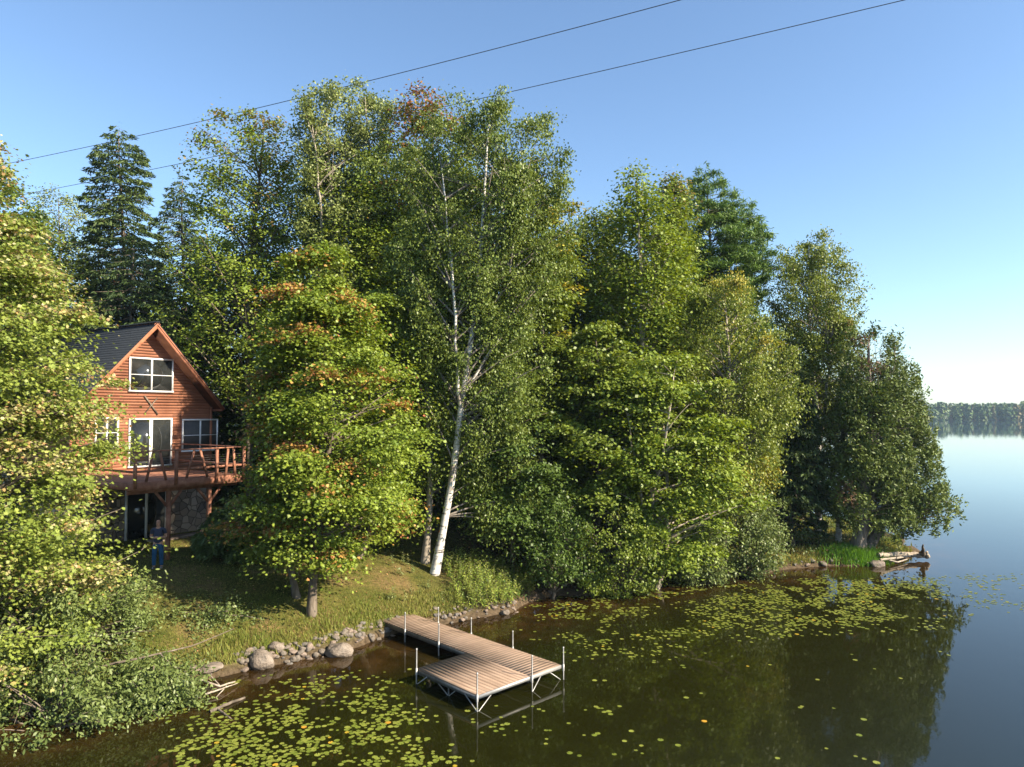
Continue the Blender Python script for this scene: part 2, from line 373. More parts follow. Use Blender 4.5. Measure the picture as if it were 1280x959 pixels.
        sg = cf['sg']; sc_ = (.6 + .8 * r.random(NS))[il] * (clump or 1)
        g = r.normal(0, 1, (n, 3)); g[:, :2] *= sg[0]; g[:, 2] *= sg[1]; 
        if kind == 'birch': g[:, 2] -= np.abs(g[:, 2]) * .6
        Lc = C2[il] + g * sc_[:, None]
        if kind == 'maple': Lc[:, 2] -= .35 * (np.hypot(g[:, 0], g[:, 1]) * sc_) ** 2
        outw = nrm(Lc - tpt(Lc[:, 2])); 
        nor = r.normal(0, 1, (n, 3)) * .75 + np.array([0, 0, 1.]) * cf['nz'] + outw * .45
        if kind == 'birch': tip = r.normal(0, .5, (n, 3)) + np.array([0, 0, -1.])
        else: tip = r.normal(0, .7, (n, 3)) + outw * .7 + np.array([0, 0, -.35])
        size_ = cf['size'] * (.65 + .6 * r.random(n))
        V, Fq = leaves(Lc - base, nor, tip, size_, cf['w'], cf['t'], .18 if len(cf['t']) > 4 else .0)
        rs = r.random(NS); mixv = np.clip(.25 + .5 * rs[il] + .35 * (r.random(n) - .5), 0, 1)[:, None]
        col = (a * (1 - mixv) + b2 * mixv) * (.8 + .4 * r.random(n))[:, None]
        pa, ac = autumn
        if pa > 0 or autumn_top > 0:
            hz = np.clip((C2[:, 2] - zmin) / span, 0, 1)
            low = fbm(C2[:, 0] + 90, C2[:, 2] + 90, 1.6, 2, seed + 3)
            bf = r.random(nb) < pa * 1.5
            pr = bf[ib] * np.clip((s - .45) * 2.2, 0, .9) * (.35 + .65 * (low > .45)) + autumn_top * np.clip((hz - .72) * 4, 0, 1)
            on = (r.random(NS) < pr)[il] & (r.random(n) < .75)
            ac = np.array(ac); acs = ac[r.integers(0, len(ac), n)] if ac.ndim > 1 else np.tile(ac, (n, 1))
            acs = acs * (.45 + .55 * r.random(n))[:, None] + np.array((.24, .24, .04)) * (.55 * r.random(n))[:, None]
            col = np.where(on[:, None], acs, col)
    else:
        n = nl; pL = L ** 1.5 + .1; pL /= pL.sum(); ib = r.choice(nb, n, p=pL)
        if kind == 'spruce':
            s = .12 + .9 * np.sqrt(r.random(n)); lw = .30 * L[ib] * np.sin(np.clip(s, 0, 1) * 2.6) + .08
            lat = (np.round(r.uniform(-1, 1, n) * 5) / 5 + r.normal(0, .07, n)) * lw; dz = -np.abs(lat) * .25 - np.abs(r.normal(0, .13, n)) * (1 - .3 * s); sz = .34; wd = .26
        elif kind == 'pine':
            ns = 7; cs = .3 + .72 * r.random((nb, ns)) ** .8; cl = r.normal(0, .17, (nb, ns)); j = r.integers(0, ns, n)
            s = cs[ib, j]; lat = cl[ib, j] * L[ib] + r.normal(0, .22, n); dz = r.normal(0, .10, n) + .05; s = s + r.normal(0, .05, n); sz = .28; wd = .17
        else:
            ns = 8; cs = .25 + .78 * r.random((nb, ns)) ** .7; cl = r.normal(0, .17, (nb, ns)); cz = r.normal(0, .12, (nb, ns)); j = r.integers(0, ns, n)
            s = cs[ib, j] + r.normal(0, .03, n); lat = cl[ib, j] * L[ib] + r.normal(0, .20, n); dz = cz[ib, j] * L[ib] + r.normal(0, .16, n); sz = .185; wd = .40
        q1 = s[:, None]; C = (1 - q1) ** 2 * O[ib] + 2 * q1 * (1 - q1) * Cc[ib] + q1 ** 2 * T[ib]
        dirn = nrm(T[ib] - O[ib]); side = nrm(np.cross(dirn, [0, 0, 1.]) + 1e-6)
        Lc = C + side * lat[:, None] + np.array([0, 0, 1.]) * dz[:, None]
        sg_ = np.sign(lat)[:, None]
        if kind == 'spruce': tip = dirn * .8 + side * sg_ * .7 + np.array([0, 0, -.55]) + r.normal(0, .35, (n, 3)); nor = np.array([0, 0, 1.]) + r.normal(0, .7, (n, 3))
        elif kind == 'pine': tip = dirn * .5 + np.array([0, 0, .5]) + r.normal(0, .7, (n, 3)); nor = r.normal(0, 1, (n, 3)) + np.array([0, 0, .6])
        else: tip = dirn * .6 + np.array([0, 0, .25]) + r.normal(0, .6, (n, 3)); nor = r.normal(0, .8, (n, 3)) + np.array([0, 0, .4])
        size_ = sz * (.6 + .7 * r.random(n)) * (size or 1)
        vn = .55 * noise3(Lc + seed * 3.1, 1.3, seed) + .45 * noise3(Lc + 40, .6, seed + 1)
        kp = vn + .08 * r.normal(0, 1, n) > {'cedar': .45, 'pine': .40, 'spruce': .36}[kind]
        Lc, nor, tip, size_, s, ib = Lc[kp], nor[kp], tip[kp], size_[kp], s[kp], ib[kp]; n = len(Lc)
        V, Fq = leaves(Lc - base, nor, tip, size_, wd, NEED)
        tb = r.random(nb)[ib]; mixv = np.clip(.45 * tb + .45 * r.random(n) + .2 * (s > .85), 0, 1)[:, None]
        col = (a * (1 - mixv) + b2 * mixv) * (.8 + .4 * r.random(n))[:, None]
        pa, ac = autumn
        if pa > 0:
            low = fbm(Lc[:, 0] + 90, Lc[:, 2] + 90, 1.4, 2, seed + 3); on = (low > 1 - pa) & (r.random(n) < .6)
            col = np.where(on[:, None], np.array(ac) * (.7 + .6 * r.random(n))[:, None], col)
    root = empty(name, base, label, cat, group)
    tv.build('trunk', M[bark or cf['b']], root, smooth=True); bw.build('branchwork', M['twig' if kind == 'birch' else (bark or cf['b'])], root, smooth=True)
    me = mesh_np('crown', V, Fq, np.repeat(col, len(V) // n, axis=0)); link('crown', me, M[cf['m']], root)
    return root

OR = [(.38, .16, .05), (.42, .24, .07), (.34, .11, .05)]
RED = [(.28, .07, .05), (.32, .13, .06), (.22, .09, .04)]
RUST = [(.26, .15, .05), (.22, .12, .05), (.30, .20, .06)]
YEL = [(.36, .31, .04), (.32, .27, .045)]
PALE = [(.40, .38, .18), (.42, .35, .21), (.34, .34, .11)]
# --- the trees in front
tree('maple_tree', 'large pale leaved maple on the bank beside the house, its tips blush pink', 'tree', 'maple', 'maple_pale', 18.0, -60,
     [(165, -30, -12), (200, -80, 0), (260, -120, 8), (330, -170, 62), (400, -210, 90), (470, -240, 112), (530, -260, 125), (580, -270, 138), (640, -270, 112), (690, -250, 100), (730, -240, 112), (790, -200, 90), (830, -150, 40)],
     150000, 3, nb=380, void=.36, autumn=(.30, PALE + [(.40, .22, .11)]), autumn_top=.6, tmpl=MAPLE, size=.105, r0=.19, depth=.75)
_b = hit(389, 768)
tree('maple_tree', 'young yellow green maple with orange tinged tips on the lawn by the shore', 'tree', 'maple', 'maple_bright', _b[1], 389,
     [(298, 390, 400), (335, 366, 420), (390, 347, 446), (440, 340, 472), (500, 334, 492), (560, 340, 515), (610, 344, 520), (650, 328, 515), (678, 335, 465), (700, 365, 435)],
     90000, 5, nb=250, autumn=(.20, OR), base=np.array([_b[0], _b[1], _b[2] - .08]), tmpl=MAPLE, size=.115, r0=.13, depth=.9, void=.46, lump=.42)
_b = hit(371, 746)
tree('maple_tree', 'slender maple with rusty orange outer leaves between the lawn maple and the house', 'tree', 'maple', 'maple', _b[1], 371,
     [(450, 335, 350), (490, 312, 365), (540, 325, 380), (590, 335, 390), (625, 305, 395), (655, 280, 395), (682, 300, 385)],
     24000, 6, nb=95, autumn=(.40, OR), base=np.array([_b[0], _b[1], _b[2] - .08]), tmpl=MAPLE, size=.115, r0=.10, depth=.9)
tree('maple_tree', 'plain green maple filling the gap between the orange tipped maple and the white birch', 'tree', 'maple', 'maple_bright', 28.5, 448,
     [(355, 450, 480), (400, 425, 515), (460, 410, 535), (530, 420, 545), (600, 430, 545), (650, 450, 530)], 38000, 7, nb=120, tmpl=MAPLE, size=.125)
_b = hit(543, 717); db = _b[1]
tree('birch_tree', 'tall white barked paper birch leaning at the lawn edge, with small drooping leaves', 'tree', 'birch', 'birch', db, 543,
     [(117, 605, 618), (135, 582, 645), (165, 522, 695), (210, 495, 708), (270, 490, 704), (330, 490, 688), (400, 495, 678), (470, 508, 676), (540, 545, 678), (600, 580, 672), (665, 600, 655)],
     150000, 8, nb=240, base=np.array([_b[0], _b[1], _b[2] - .1]), r0=.15, depth=.6, cback=1.0, void=.41, size=.115, tpx=[(556, 650), (565, 600), (573, 540), (580, 480), (594, 400), (601, 330), (606, 240), (612, 118)],
     stems=[dict(p=[(578, 520, 0), (572, 450, -.3), (566, 380, -.8), (562, 300, -.3), (552, 210, .2)], r=.075),
            dict(p=[(575, 500, 0), (620, 430, .2), (640, 330, .2), (655, 230, 0)], r=.06)])
tree('birch_tree', 'thinner greyer birch trunk standing just behind the white birch', 'tree', 'birch', 'birch', 28.8, 532,
     [(300, 520, 545), (360, 500, 570), (430, 490, 580), (520, 500, 590), (600, 510, 590)], 11000, 9, nb=60, bark='pale_bark', size=.11, depth=.5)
# low spruce before the house
tree('spruce_tree', 'small dark spruce with flat boughs beneath the orange leaved maple', 'tree', 'spruce', 'spruce', 27.6, 292,
     [(622, 292, 300), (640, 268, 330), (665, 250, 342), (690, 245, 338)], 12000, 10, nb=70)
# --- tall trees of the wood, west to east
tree('spruce_tree', 'tallest dark pointed spruce rising above the house roof', 'tree', 'spruce', 'spruce', 45, 150,
     [(150, 146, 150), (175, 128, 172), (200, 114, 187), (240, 112, 190), (280, 108, 194), (330, 98, 202), (400, 92, 208), (480, 95, 210)], 52000, 11, nb=260)
tree('spruce_tree', 'shorter blunt spruce behind the tall pointed one', 'tree', 'spruce', 'spruce', 52, 228,
     [(213, 224, 232), (240, 205, 248), (290, 196, 260), (350, 190, 268), (450, 185, 270)], 26000, 12, nb=170)
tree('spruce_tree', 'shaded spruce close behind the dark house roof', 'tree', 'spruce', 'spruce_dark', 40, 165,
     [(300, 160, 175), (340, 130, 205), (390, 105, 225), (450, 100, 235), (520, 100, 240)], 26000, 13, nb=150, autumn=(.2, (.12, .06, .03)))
tree('ash_tree', 'bluish green rounded tree behind the tall spruce, against the sky', 'tree', 'maple', 'poplar', 54, 76,
     [(238, 60, 84), (262, 45, 108), (300, 38, 118), (350, 30, 125), (420, 20, 130)], 14000, 14, nb=90, lump=.45)
tree('ash_tree', 'dark green broad tree between the pale maple and the tall spruce', 'tree', 'maple', 'maple', 44, 50,
     [(262, 38, 50), (290, 20, 85), (340, 0, 115), (420, -10, 125)], 15000, 15, nb=80)
tree('maple_tree', 'tall maple with rust coloured upright tips over the house', 'tree', 'maple', 'maple_bright', 40, 315,
     [(134, 326, 338), (155, 300, 350), (175, 262, 358), (215, 248, 378), (270, 240, 390), (330, 225, 395), (400, 225, 400), (480, 230, 400)],
     36000, 16, nb=150, autumn=(.05, RUST), autumn_top=.5, lump=.4, size=.17, void=.38)
tree('poplar_tree', 'tall airy light green poplar whose top breaks the skyline beside the power line', 'tree', 'poplar', 'poplar', 38, 405,
     [(107, 400, 412), (125, 375, 432), (160, 366, 445), (210, 370, 450), (270, 372, 450), (340, 380, 450), (400, 385, 450)], 30000, 17, nb=130, lump=.5,
     stems=[dict(p=[(408, 330, 0), (400, 240, -1), (392, 170, -1)], r=.1)])
tree('poplar_tree', 'second airy poplar with a broad rounded top next to the red tipped maple', 'tree', 'poplar', 'poplar', 39, 458,
     [(106, 448, 462), (120, 430, 482), (150, 425, 497), (200, 430, 500), (260, 435, 502), (340, 440, 500), (420, 445, 500)], 28000, 18, nb=120, lump=.45)
tree('maple_tree', 'yellow green column shaped maple in front of the twin poplars', 'tree', 'maple', 'maple_bright', 39, 405,
     [(182, 400, 408), (215, 378, 430), (260, 372, 445), (300, 370, 450), (360, 350, 455), (420, 340, 460)], 20000, 19, nb=110, lump=.5, size=.17)
tree('maple_tree', 'narrow bright maple in the middle of the wood with a thin yellowish crown', 'tree', 'maple', 'maple_bright', 38, 466,
     [(188, 462, 470), (230, 450, 484), (290, 440, 492), (350, 440, 500), (420, 440, 505)], 15000, 20, nb=90, lump=.5, size=.17)
tree('maple_tree', 'maple with a scarlet and orange crown top behind the birch', 'tree', 'maple', 'maple', 38, 545,
     [(116, 528, 540), (135, 500, 570), (175, 490, 590), (220, 490, 600), (300, 490, 610), (400, 495, 620)], 30000, 21, nb=130, autumn=(.05, RED), autumn_top=.95, lump=.42, size=.17)
tree('maple_tree', 'golden topped maple on the lake side of the birch', 'tree', 'maple', 'maple', 31, 680,
     [(248, 680, 692), (275, 655, 712), (320, 645, 716), (370, 640, 712), (440, 645, 710), (520, 650, 710)], 20000, 22, nb=100, autumn=(.05, YEL), autumn_top=.6)
tree('oak_tree', 'dark rounded oak in the dip of the skyline past the birch', 'tree', 'maple', 'maple', 38, 745,
     [(260, 738, 752), (280, 715, 780), (320, 700, 795), (380, 690, 800), (450, 690, 800), (540, 690, 800)], 32000, 23, nb=140, size=.18)
tree('maple_tree', 'bright green maple with a pinkish bare trunk and a slim pointed top', 'tree', 'maple', 'maple_bright', 34, 801,
     [(212, 790, 797), (245, 780, 812), (280, 770, 845), (330, 755, 862), (380, 745, 850), (430, 740, 850), (500, 730, 850)], 26000, 24, nb=130, lump=.45, size=.17,
     stems=[dict(p=[(803, 520, -.8), (802, 430, -1.3), (800, 330, -1.4), (797, 270, -1)], r=.12), dict(p=[(803, 430, -1.3), (812, 370, -1.2), (826, 300, -1)], r=.05)], bark='pale_bark')
tree('maple_tree', 'maple with tan tipped crown between the slim maple and the pine', 'tree', 'maple', 'maple', 37, 842,
     [(220, 838, 850), (245, 824, 858), (290, 820, 858), (350, 815, 862), (420, 810, 870)], 15000, 25, nb=80, autumn_top=.45, autumn=(0, [(.4, .28, .12)]))
tree('pine_tree', 'big white pine with upswept layered boughs, highest at the lake side', 'tree', 'pine', 'pine', 40, 885,
     [(207, 878, 884), (225, 858, 905), (255, 845, 935), (290, 830, 955), (330, 825, 958), (380, 825, 955), (440, 835, 950)], 120000, 26, nb=150)
tree('birch_tree', 'broad yellow green birch below the white pine', 'tree', 'birch', 'birch_yellow', 33, 900,
     [(340, 890, 915), (370, 860, 950), (420, 845, 978), (480, 840, 990), (540, 845, 985), (590, 860, 975)], 62000, 27, nb=160, autumn=(.12, YEL), bark='pale_bark', size=.12)
tree('birch_tree', 'tall leaning birch against the sky between the pine and the cedars', 'tree', 'birch', 'birch_yellow', 40, 1020,
     [(296, 1000, 1022), (312, 975, 1040), (340, 955, 1045), (380, 955, 1060), (430, 965, 1062), (480, 985, 1062), (530, 1000, 1060)], 62000, 28, nb=150, lump=.45, size=.125, void=.36,
     stems=[dict(p=[(1026, 560, 0), (1035, 470, -1.5), (1042, 430, -1.5)], r=.08)])
tree('birch_tree', 'low birch with pale leaning limbs right against the cedar crowns', 'tree', 'birch', 'birch', 38, 1045,
     [(400, 1055, 1068), (430, 1035, 1085), (480, 1025, 1085), (540, 1025, 1085), (600, 1030, 1080)], 15000, 29, nb=70, autumn=(.1, OR), size=.12)
tree('spruce_tree', 'dark spruce standing in front of the leaning birch, next to the cedars', 'tree', 'spruce', 'spruce_dark', 37, 988,
     [(420, 985, 992), (450, 970, 1005), (500, 958, 1018), (560, 945, 1030), (620, 940, 1035), (665, 945, 1030)], 36000, 30, nb=180)
_b = hit(1072, 694)
tree('cedar_tree', 'thick trunked old cedar leaning over the shore at the point', 'tree', 'cedar', 'cedar', _b[1], 1070,
     [(411, 1082, 1090), (430, 1068, 1104), (470, 1052, 1122), (520, 1042, 1132), (570, 1038, 1132), (620, 1032, 1130), (650, 1035, 1125)], 62000, 31, nb=230, base=_b - [0, 0, .1], r0=.36,
     stems=[dict(p=[(1074, 694, .1), (1083, 660, .1), (1095, 600, .3), (1100, 520, .3)], r=.26)], autumn=(.25, (.20, .12, .07)))
tree('cedar_tree', 'outermost cedar whose lowest boughs hang over open water', 'tree', 'cedar', 'cedar', _b[1] + .9, 1090,
     [(418, 1114, 1122), (440, 1104, 1134), (480, 1090, 1146), (520, 1085, 1158), (570, 1078, 1166), (610, 1075, 1168), (635, 1075, 1184), (655, 1085, 1170)], 56000, 32, nb=220, base=_b + [.75, .9, -.1], r0=.26)
# --- the lower trees and shrubs along the shore
tree('maple_tree', 'spreading shore maple with bright sunlit boughs above the lily pads', 'tree', 'maple', 'maple_bright', 30.5, 815,
     [(440, 800, 830), (480, 770, 865), (530, 758, 900), (590, 755, 925), (640, 765, 930), (675, 785, 915), (700, 805, 890)], 52000, 33, nb=150, size=.16, lump=.45, bark='pale_bark',
     stems=[dict(p=[(812, 705, -.4), (816, 620, -1), (832, 540, -1.6), (842, 470, -1.4)], r=.09), dict(p=[(810, 705, -.3), (798, 600, -1), (785, 520, -1.2)], r=.07)])
tree('maple_tree', 'shaded maple in the centre of the wood, west of the spreading shore maple', 'tree', 'maple', 'maple', 31, 740,
     [(400, 730, 755), (440, 700, 800), (500, 685, 820), (560, 680, 825), (620, 685, 820), (670, 700, 810)], 36000, 34, nb=130, size=.17, lump=.4)
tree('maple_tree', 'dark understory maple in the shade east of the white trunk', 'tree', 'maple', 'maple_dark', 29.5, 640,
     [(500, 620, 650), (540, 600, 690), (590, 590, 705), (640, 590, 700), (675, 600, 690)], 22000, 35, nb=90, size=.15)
tree('dogwood_shrub', 'rounded leafy shrub overhanging the shallow water below the shaded maple', 'shrub', 'willow', 'maple', 29.6, 775,
     [(630, 745, 800), (655, 722, 825), (690, 715, 835), (720, 720, 830), (738, 735, 820)], 17000, 36, nb=90, size=.12)
tree('willow_shrub', 'grey green willow shrub leaning over the lily pads beside the cedar point', 'shrub', 'willow', 'willow', 33, 925,
     [(605, 920, 945), (630, 890, 972), (665, 875, 980), (695, 880, 975), (712, 890, 965)], 17000, 37, nb=90, size=.12)
tree('willow_shrub', 'low sprawling willow shrub at the foot of the spreading shore maple', 'shrub', 'willow', 'willow', 31.6, 868,
     [(660, 850, 885), (685, 830, 910), (705, 830, 912), (720, 840, 905)], 9000, 38, nb=60, size=.12)
tree('alder_shrub', 'dark shrub in the shade behind the tall green weeds', 'shrub', 'willow', 'maple_dark', 28.8, 690,
     [(620, 680, 705), (650, 655, 735), (690, 650, 740), (715, 660, 735)], 9000, 39, nb=60, size=.12)
# --- shrubs on the near bank
tree('dogwood_shrub', 'green dogwood thicket under the large pale maple', 'shrub', 'willow', 'willow', 19.5, 60,
     [(745, 40, 110), (775, -10, 150), (805, -60, 175), (840, -90, 175), (870, -90, 150)], 26000, 40, nb=130, size=.11, tmpl=OVAL, void=.47, lump=.5)
tree('dogwood_shrub', 'grey green shrub spilling over the water at the near corner of the bank', 'shrub', 'willow', 'willow', 18.6, 185,
     [(830, 170, 215), (855, 135, 240), (885, 115, 258), (920, 115, 245), (948, 140, 215)], 15000, 41, nb=110, size=.105, tmpl=OVAL, void=.47, lump=.5)
tree('dogwood_shrub', 'small silvery shrub at the west end of the fieldstones', 'shrub', 'willow', 'willow', 22.5, 262,
     [(765, 235, 280), (785, 205, 300), (810, 200, 308), (832, 220, 300)], 8000, 42, nb=70, size=.10, tmpl=OVAL)
tree('alder_shrub', 'loose shrub with bare stems standing in the water at the picture corner', 'shrub', 'willow', 'willow', 17.4, 62,
     [(845, 60, 110), (870, 20, 150), (905, -40, 165), (945, -60, 150), (990, -40, 130)], 11000, 43, nb=80, size=.115, tmpl=OVAL, void=.47, lump=.5)
tree('sapling', 'thin leafy sapling poking up beside the lawn at the tip of the pale maple', 'sapling', 'willow', 'willow', 21.5, 150,
     [(722, 160, 172), (735, 135, 185), (760, 110, 180), (800, 115, 170)], 2600, 44, nb=34, size=.14, tmpl=OVAL)
# --- fill behind: built once per kind, then copied
def copy_tree(src, x, y, s, rz, label, group):
    c = src.copy(); COL.objects.link(c); c.location = (x, y, G(x, y) - .1); c.scale = (s, s, s); c.rotation_euler = (0, 0, rz)
    c['label'] = label; c['group'] = group
    for ch in src.children:
        k = ch.copy(); COL.objects.link(k); k.parent = c
    return c
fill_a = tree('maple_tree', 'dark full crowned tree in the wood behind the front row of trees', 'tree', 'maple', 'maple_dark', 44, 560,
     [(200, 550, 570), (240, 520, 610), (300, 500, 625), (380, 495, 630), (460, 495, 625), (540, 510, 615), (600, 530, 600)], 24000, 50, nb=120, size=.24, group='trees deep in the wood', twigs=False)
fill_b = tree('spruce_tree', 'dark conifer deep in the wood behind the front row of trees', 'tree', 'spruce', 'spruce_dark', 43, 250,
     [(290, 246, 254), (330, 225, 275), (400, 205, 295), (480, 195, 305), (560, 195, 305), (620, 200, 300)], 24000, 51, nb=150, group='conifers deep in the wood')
fl = [(275, 46, .8, 0), (330, 43, .8, 0), (440, 42, .95, 0), (480, 44, .85, 0), (520, 42, .9, 0), (610, 40, .9, 0), (660, 36, .7, 0), (705, 44, .78, 0), (760, 44, .80, 0), (845, 44, .80, 0),
      (900, 46, .72, 0), (960, 42, .55, 0), (1000, 44, .5, 0), (590, 36, .6, 0), (720, 34.5, .5, 0), (850, 36, .58, 0), (930, 36.5, .5, 0), (-20, 42, .95, 0), (20, 36, .7, 0), (-90, 36, .85, 0), (-170, 40, 1.0, 0),
      (215, 38, .55, 1), (350, 46, 1.0, 1), (560, 50, 1.05, 1), (250, 50, .9, 1), (110, 52, .95, 1), (400, 41, .7, 1), (980, 46, .6, 1), (630, 47, .8, 1), (820, 50, .85, 1), (40, 40, .85, 1), (300, 42, .6, 1), (520, 38, .6, 1)]
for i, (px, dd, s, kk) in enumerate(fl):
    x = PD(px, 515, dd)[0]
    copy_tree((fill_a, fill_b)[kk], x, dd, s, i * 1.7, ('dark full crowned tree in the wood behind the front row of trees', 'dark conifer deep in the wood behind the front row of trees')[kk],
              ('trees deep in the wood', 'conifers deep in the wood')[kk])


# ------------------------------------------------------------------ ground, water, far shore
def warp_grid(n, a, b, cx, cy):
    u = np.linspace(-1, 1, n); s = a * np.sinh(b * u) / math.sinh(b)
    X, Y = np.meshgrid(s + cx, s + cy, indexing='ij'); i, j = np.meshgrid(np.arange(n - 1), np.arange(n - 1), indexing='ij')
    k = (i * n + j).ravel(); return X.ravel(), Y.ravel(), np.stack([k, k + n, k + n + 1, k + 1], 1)
X, Y, Fq = warp_grid(700, 1250, 5.4, -4, 27)
Z = ground(X, Y); D = sdist(X, Y)
# r: lawn share, g: bare/litter share, b: bank/mud share
lawn = sstep(1.5, -4, X + .25 * (Y - 26)) * (D > 0)
lit = np.clip(1 - lawn, 0, 1); mud = sstep(.5, .1, D)
me = mesh_np('ground', np.stack([X, Y, Z], 1), Fq, np.stack([lawn, lit, mud], 1), True)
def ground_mat():
    m, nt, b = mat('ground'); L = nt.links.new
    a = N(nt, 'ShaderNodeVertexColor'); a.layer_name = 'Col'; sp_ = N(nt, 'ShaderNodeSeparateColor'); L(a.outputs[0], sp_.inputs[0])
    tc = N(nt, 'ShaderNodeTexCoord')
    n1 = N(nt, 'ShaderNodeTexNoise', Scale=.55, Detail=8, Roughness=.65); L(tc.outputs['Object'], n1.inputs['Vector'])
    n2 = N(nt, 'ShaderNodeTexNoise', Scale=9, Detail=8, Roughness=.7); L(tc.outputs['Object'], n2.inputs['Vector'])
    g1 = ramp(nt, n1.outputs[0], [(.35, (.055, .07, .014)), (.5, (.10, .095, .026)), (.62, (.16, .115, .05))])
    g2 = ramp(nt, n2.outputs[0], [(.35, (.45, .45, .4)), (.65, (1.2, 1.15, 1.1))])
    mm = N(nt, 'ShaderNodeMix', data_type='RGBA', blend_type='MULTIPLY'); mm.inputs[0].default_value = 1; L(g1.outputs[0], mm.inputs[6]); L(g2.outputs[0], mm.inputs[7])
    f1 = ramp(nt, n2.outputs[0], [(.35, (.025, .018, .010)), (.55, (.07, .05, .028)), (.7, (.13, .09, .05))])
    m1 = N(nt, 'ShaderNodeMix', data_type='RGBA'); L(sp_.outputs[1], m1.inputs[0]); L(mm.outputs[2], m1.inputs[6]); L(f1.outputs[0], m1.inputs[7])
    mu = ramp(nt, n2.outputs[0], [(.35, (.04, .028, .016)), (.65, (.11, .08, .05))])
    m2 = N(nt, 'ShaderNodeMix', data_type='RGBA'); L(sp_.outputs[2], m2.inputs[0]); L(m1.outputs[2], m2.inputs[6]); L(mu.outputs[0], m2.inputs[7])
    L(m2.outputs[2], b.inputs['Base Color']); b.inputs['Roughness'].default_value = .95; b.inputs['Specular IOR Level'].default_value = .1
    bp = N(nt, 'ShaderNodeBump', Strength=.7, Distance=.05); L(n2.outputs[0], bp.inputs['Height']); L(bp.outputs[0], b.inputs['Normal'])
    return m
props(link('ground', me, ground_mat()), kind='structure')

X, Y, Fq = warp_grid(340, 1249, 5.4, -4, 27); D = sdist(X, Y)
sh = sstep(4.5, 0, -D) * (D > -6) ; sh = np.where(D > 0, 1, sh)
me = mesh_np('water', np.stack([X, Y, 0 * X], 1), Fq, np.stack([sh, sstep(8, 45, -D), sh * 0], 1))
def water_mat():
    m, nt, b = mat('lake_water'); L = nt.links.new
    a = N(nt, 'ShaderNodeVertexColor'); a.layer_name = 'Col'; sp_ = N(nt, 'ShaderNodeSeparateColor'); L(a.outputs[0], sp_.inputs[0])
    tc = N(nt, 'ShaderNodeTexCoord')
    n1 = N(nt, 'ShaderNodeTexNoise', Scale=.9, Detail=6, Roughness=.6); L(tc.outputs['Object'], n1.inputs['Vector'])
    r1 = ramp(nt, n1.outputs[0], [(.3, (.010, .006, .0015)), (.5, (.022, .012, .003)), (.7, (.05, .026, .008))])
    m1 = N(nt, 'ShaderNodeMix', data_type='RGBA'); L(sp_.outputs[0], m1.inputs[0]); m1.inputs[6].default_value = (.010, .0105, .002, 1); L(r1.outputs[0], m1.inputs[7])
    m2 = N(nt, 'ShaderNodeMix', data_type='RGBA'); L(sp_.outputs[1], m2.inputs[0]); L(m1.outputs[2], m2.inputs[6]); m2.inputs[7].default_value = (.02, .05, .08, 1)
    L(m2.outputs[2], b.inputs['Base Color']); b.inputs['Roughness'].default_value = .02; b.inputs['IOR'].default_value = 1.333
    mp = N(nt, 'ShaderNodeMapping'); mp.inputs['Scale'].default_value = (1.0, .6, 1); L(tc.outputs['Object'], mp.inputs[0])
    w = N(nt, 'ShaderNodeTexNoise', Scale=1.4, Detail=5, Roughness=.55); L(mp.outputs[0], w.inputs['Vector'])
    bp = N(nt, 'ShaderNodeBump', Strength=.12, Distance=.02); L(w.outputs[0], bp.inputs['Height']); L(bp.outputs[0], b.inputs['Normal'])
    return m
props(link('water', me, water_mat()), kind='structure')

def far_wood():
    r = np.random.default_rng(3); Vs = []; Cs = []; Ns = []; S = []
    xs = r.uniform(-350, 1000, 4200); row = r.random(4200) ** 1.5
    ys = 0 * xs
    for k in range(len(xs)):
        y = 671 - .12 * xs[k] - 12 * math.sin(xs[k] / 90) + 5 + row[k] * 70
        h = (11 + 6 * r.random()) * (1 + .12 * math.sin(xs[k] / 40)) ; w = 2.6 + 1.6 * r.random(); n = 60; con = r.random() < .35
        t = r.random(n) ** 1.15; a = r.random(n) * 6.283; prof = (1 - t) if con else np.sqrt(np.clip(1 - (t - .5) ** 2 * 3.6, .05, 1))
        z0 = -.5 + 2 * row[k]
        rad = w * prof * (.75 if con else 1)
        C = np.stack([xs[k] + rad * np.cos(a), y + rad * np.sin(a), z0 + t * h], 1); Vs.append(C)
        base = np.array([(.035, .08, .02), (.065, .115, .028), (.095, .14, .035), (.12, .10, .035)][r.choice(4, p=[.4, .35, .2, .05])]) * (.8 + .4 * r.random())
        Cs.append(base * (.75 + .5 * r.random((n, 1)))); Ns.append(np.stack([np.cos(a), np.sin(a), .5 + 0 * a], 1) + r.normal(0, .35, (n, 3))); S.append(np.full(n, 2.0) * (.7 + .8 * r.random(n)))
    C = np.concatenate(Vs); nn = np.concatenate(Ns)
    V, Fq = leaves(C, nn, np.cross(nn, r.normal(0, 1, nn.shape)), np.concatenate(S), 1.3, KITE)
    me = mesh_np('far_shore_forest', V, Fq, np.repeat(np.concatenate(Cs), 4, axis=0))
    props(link('far_shore_forest', me, M['needle']), 'hazy wooded far shore beyond the open lake', 'forest', kind='stuff')
far_wood()
def haze():
    mb = MB(); mb.box(-1300, 1300, -1260, 1320, -6, 33.5); m = bpy.data.materials.new('haze'); m.use_nodes = True; nt = m.node_tree; nt.nodes.remove(nt.nodes['Principled BSDF'])
    v = N(nt, 'ShaderNodeVolumePrincipled', Density=.00018); v.inputs['Color'].default_value = (.58, .78, 1, 1); v.inputs['Anisotropy'].default_value = .2
    nt.links.new(v.outputs[0], nt.nodes['Material Output'].inputs['Volume'])
    props(mb.build('haze', m), 'thin pale air over the lake and the far wooded shore', 'haze', kind='stuff')
haze()

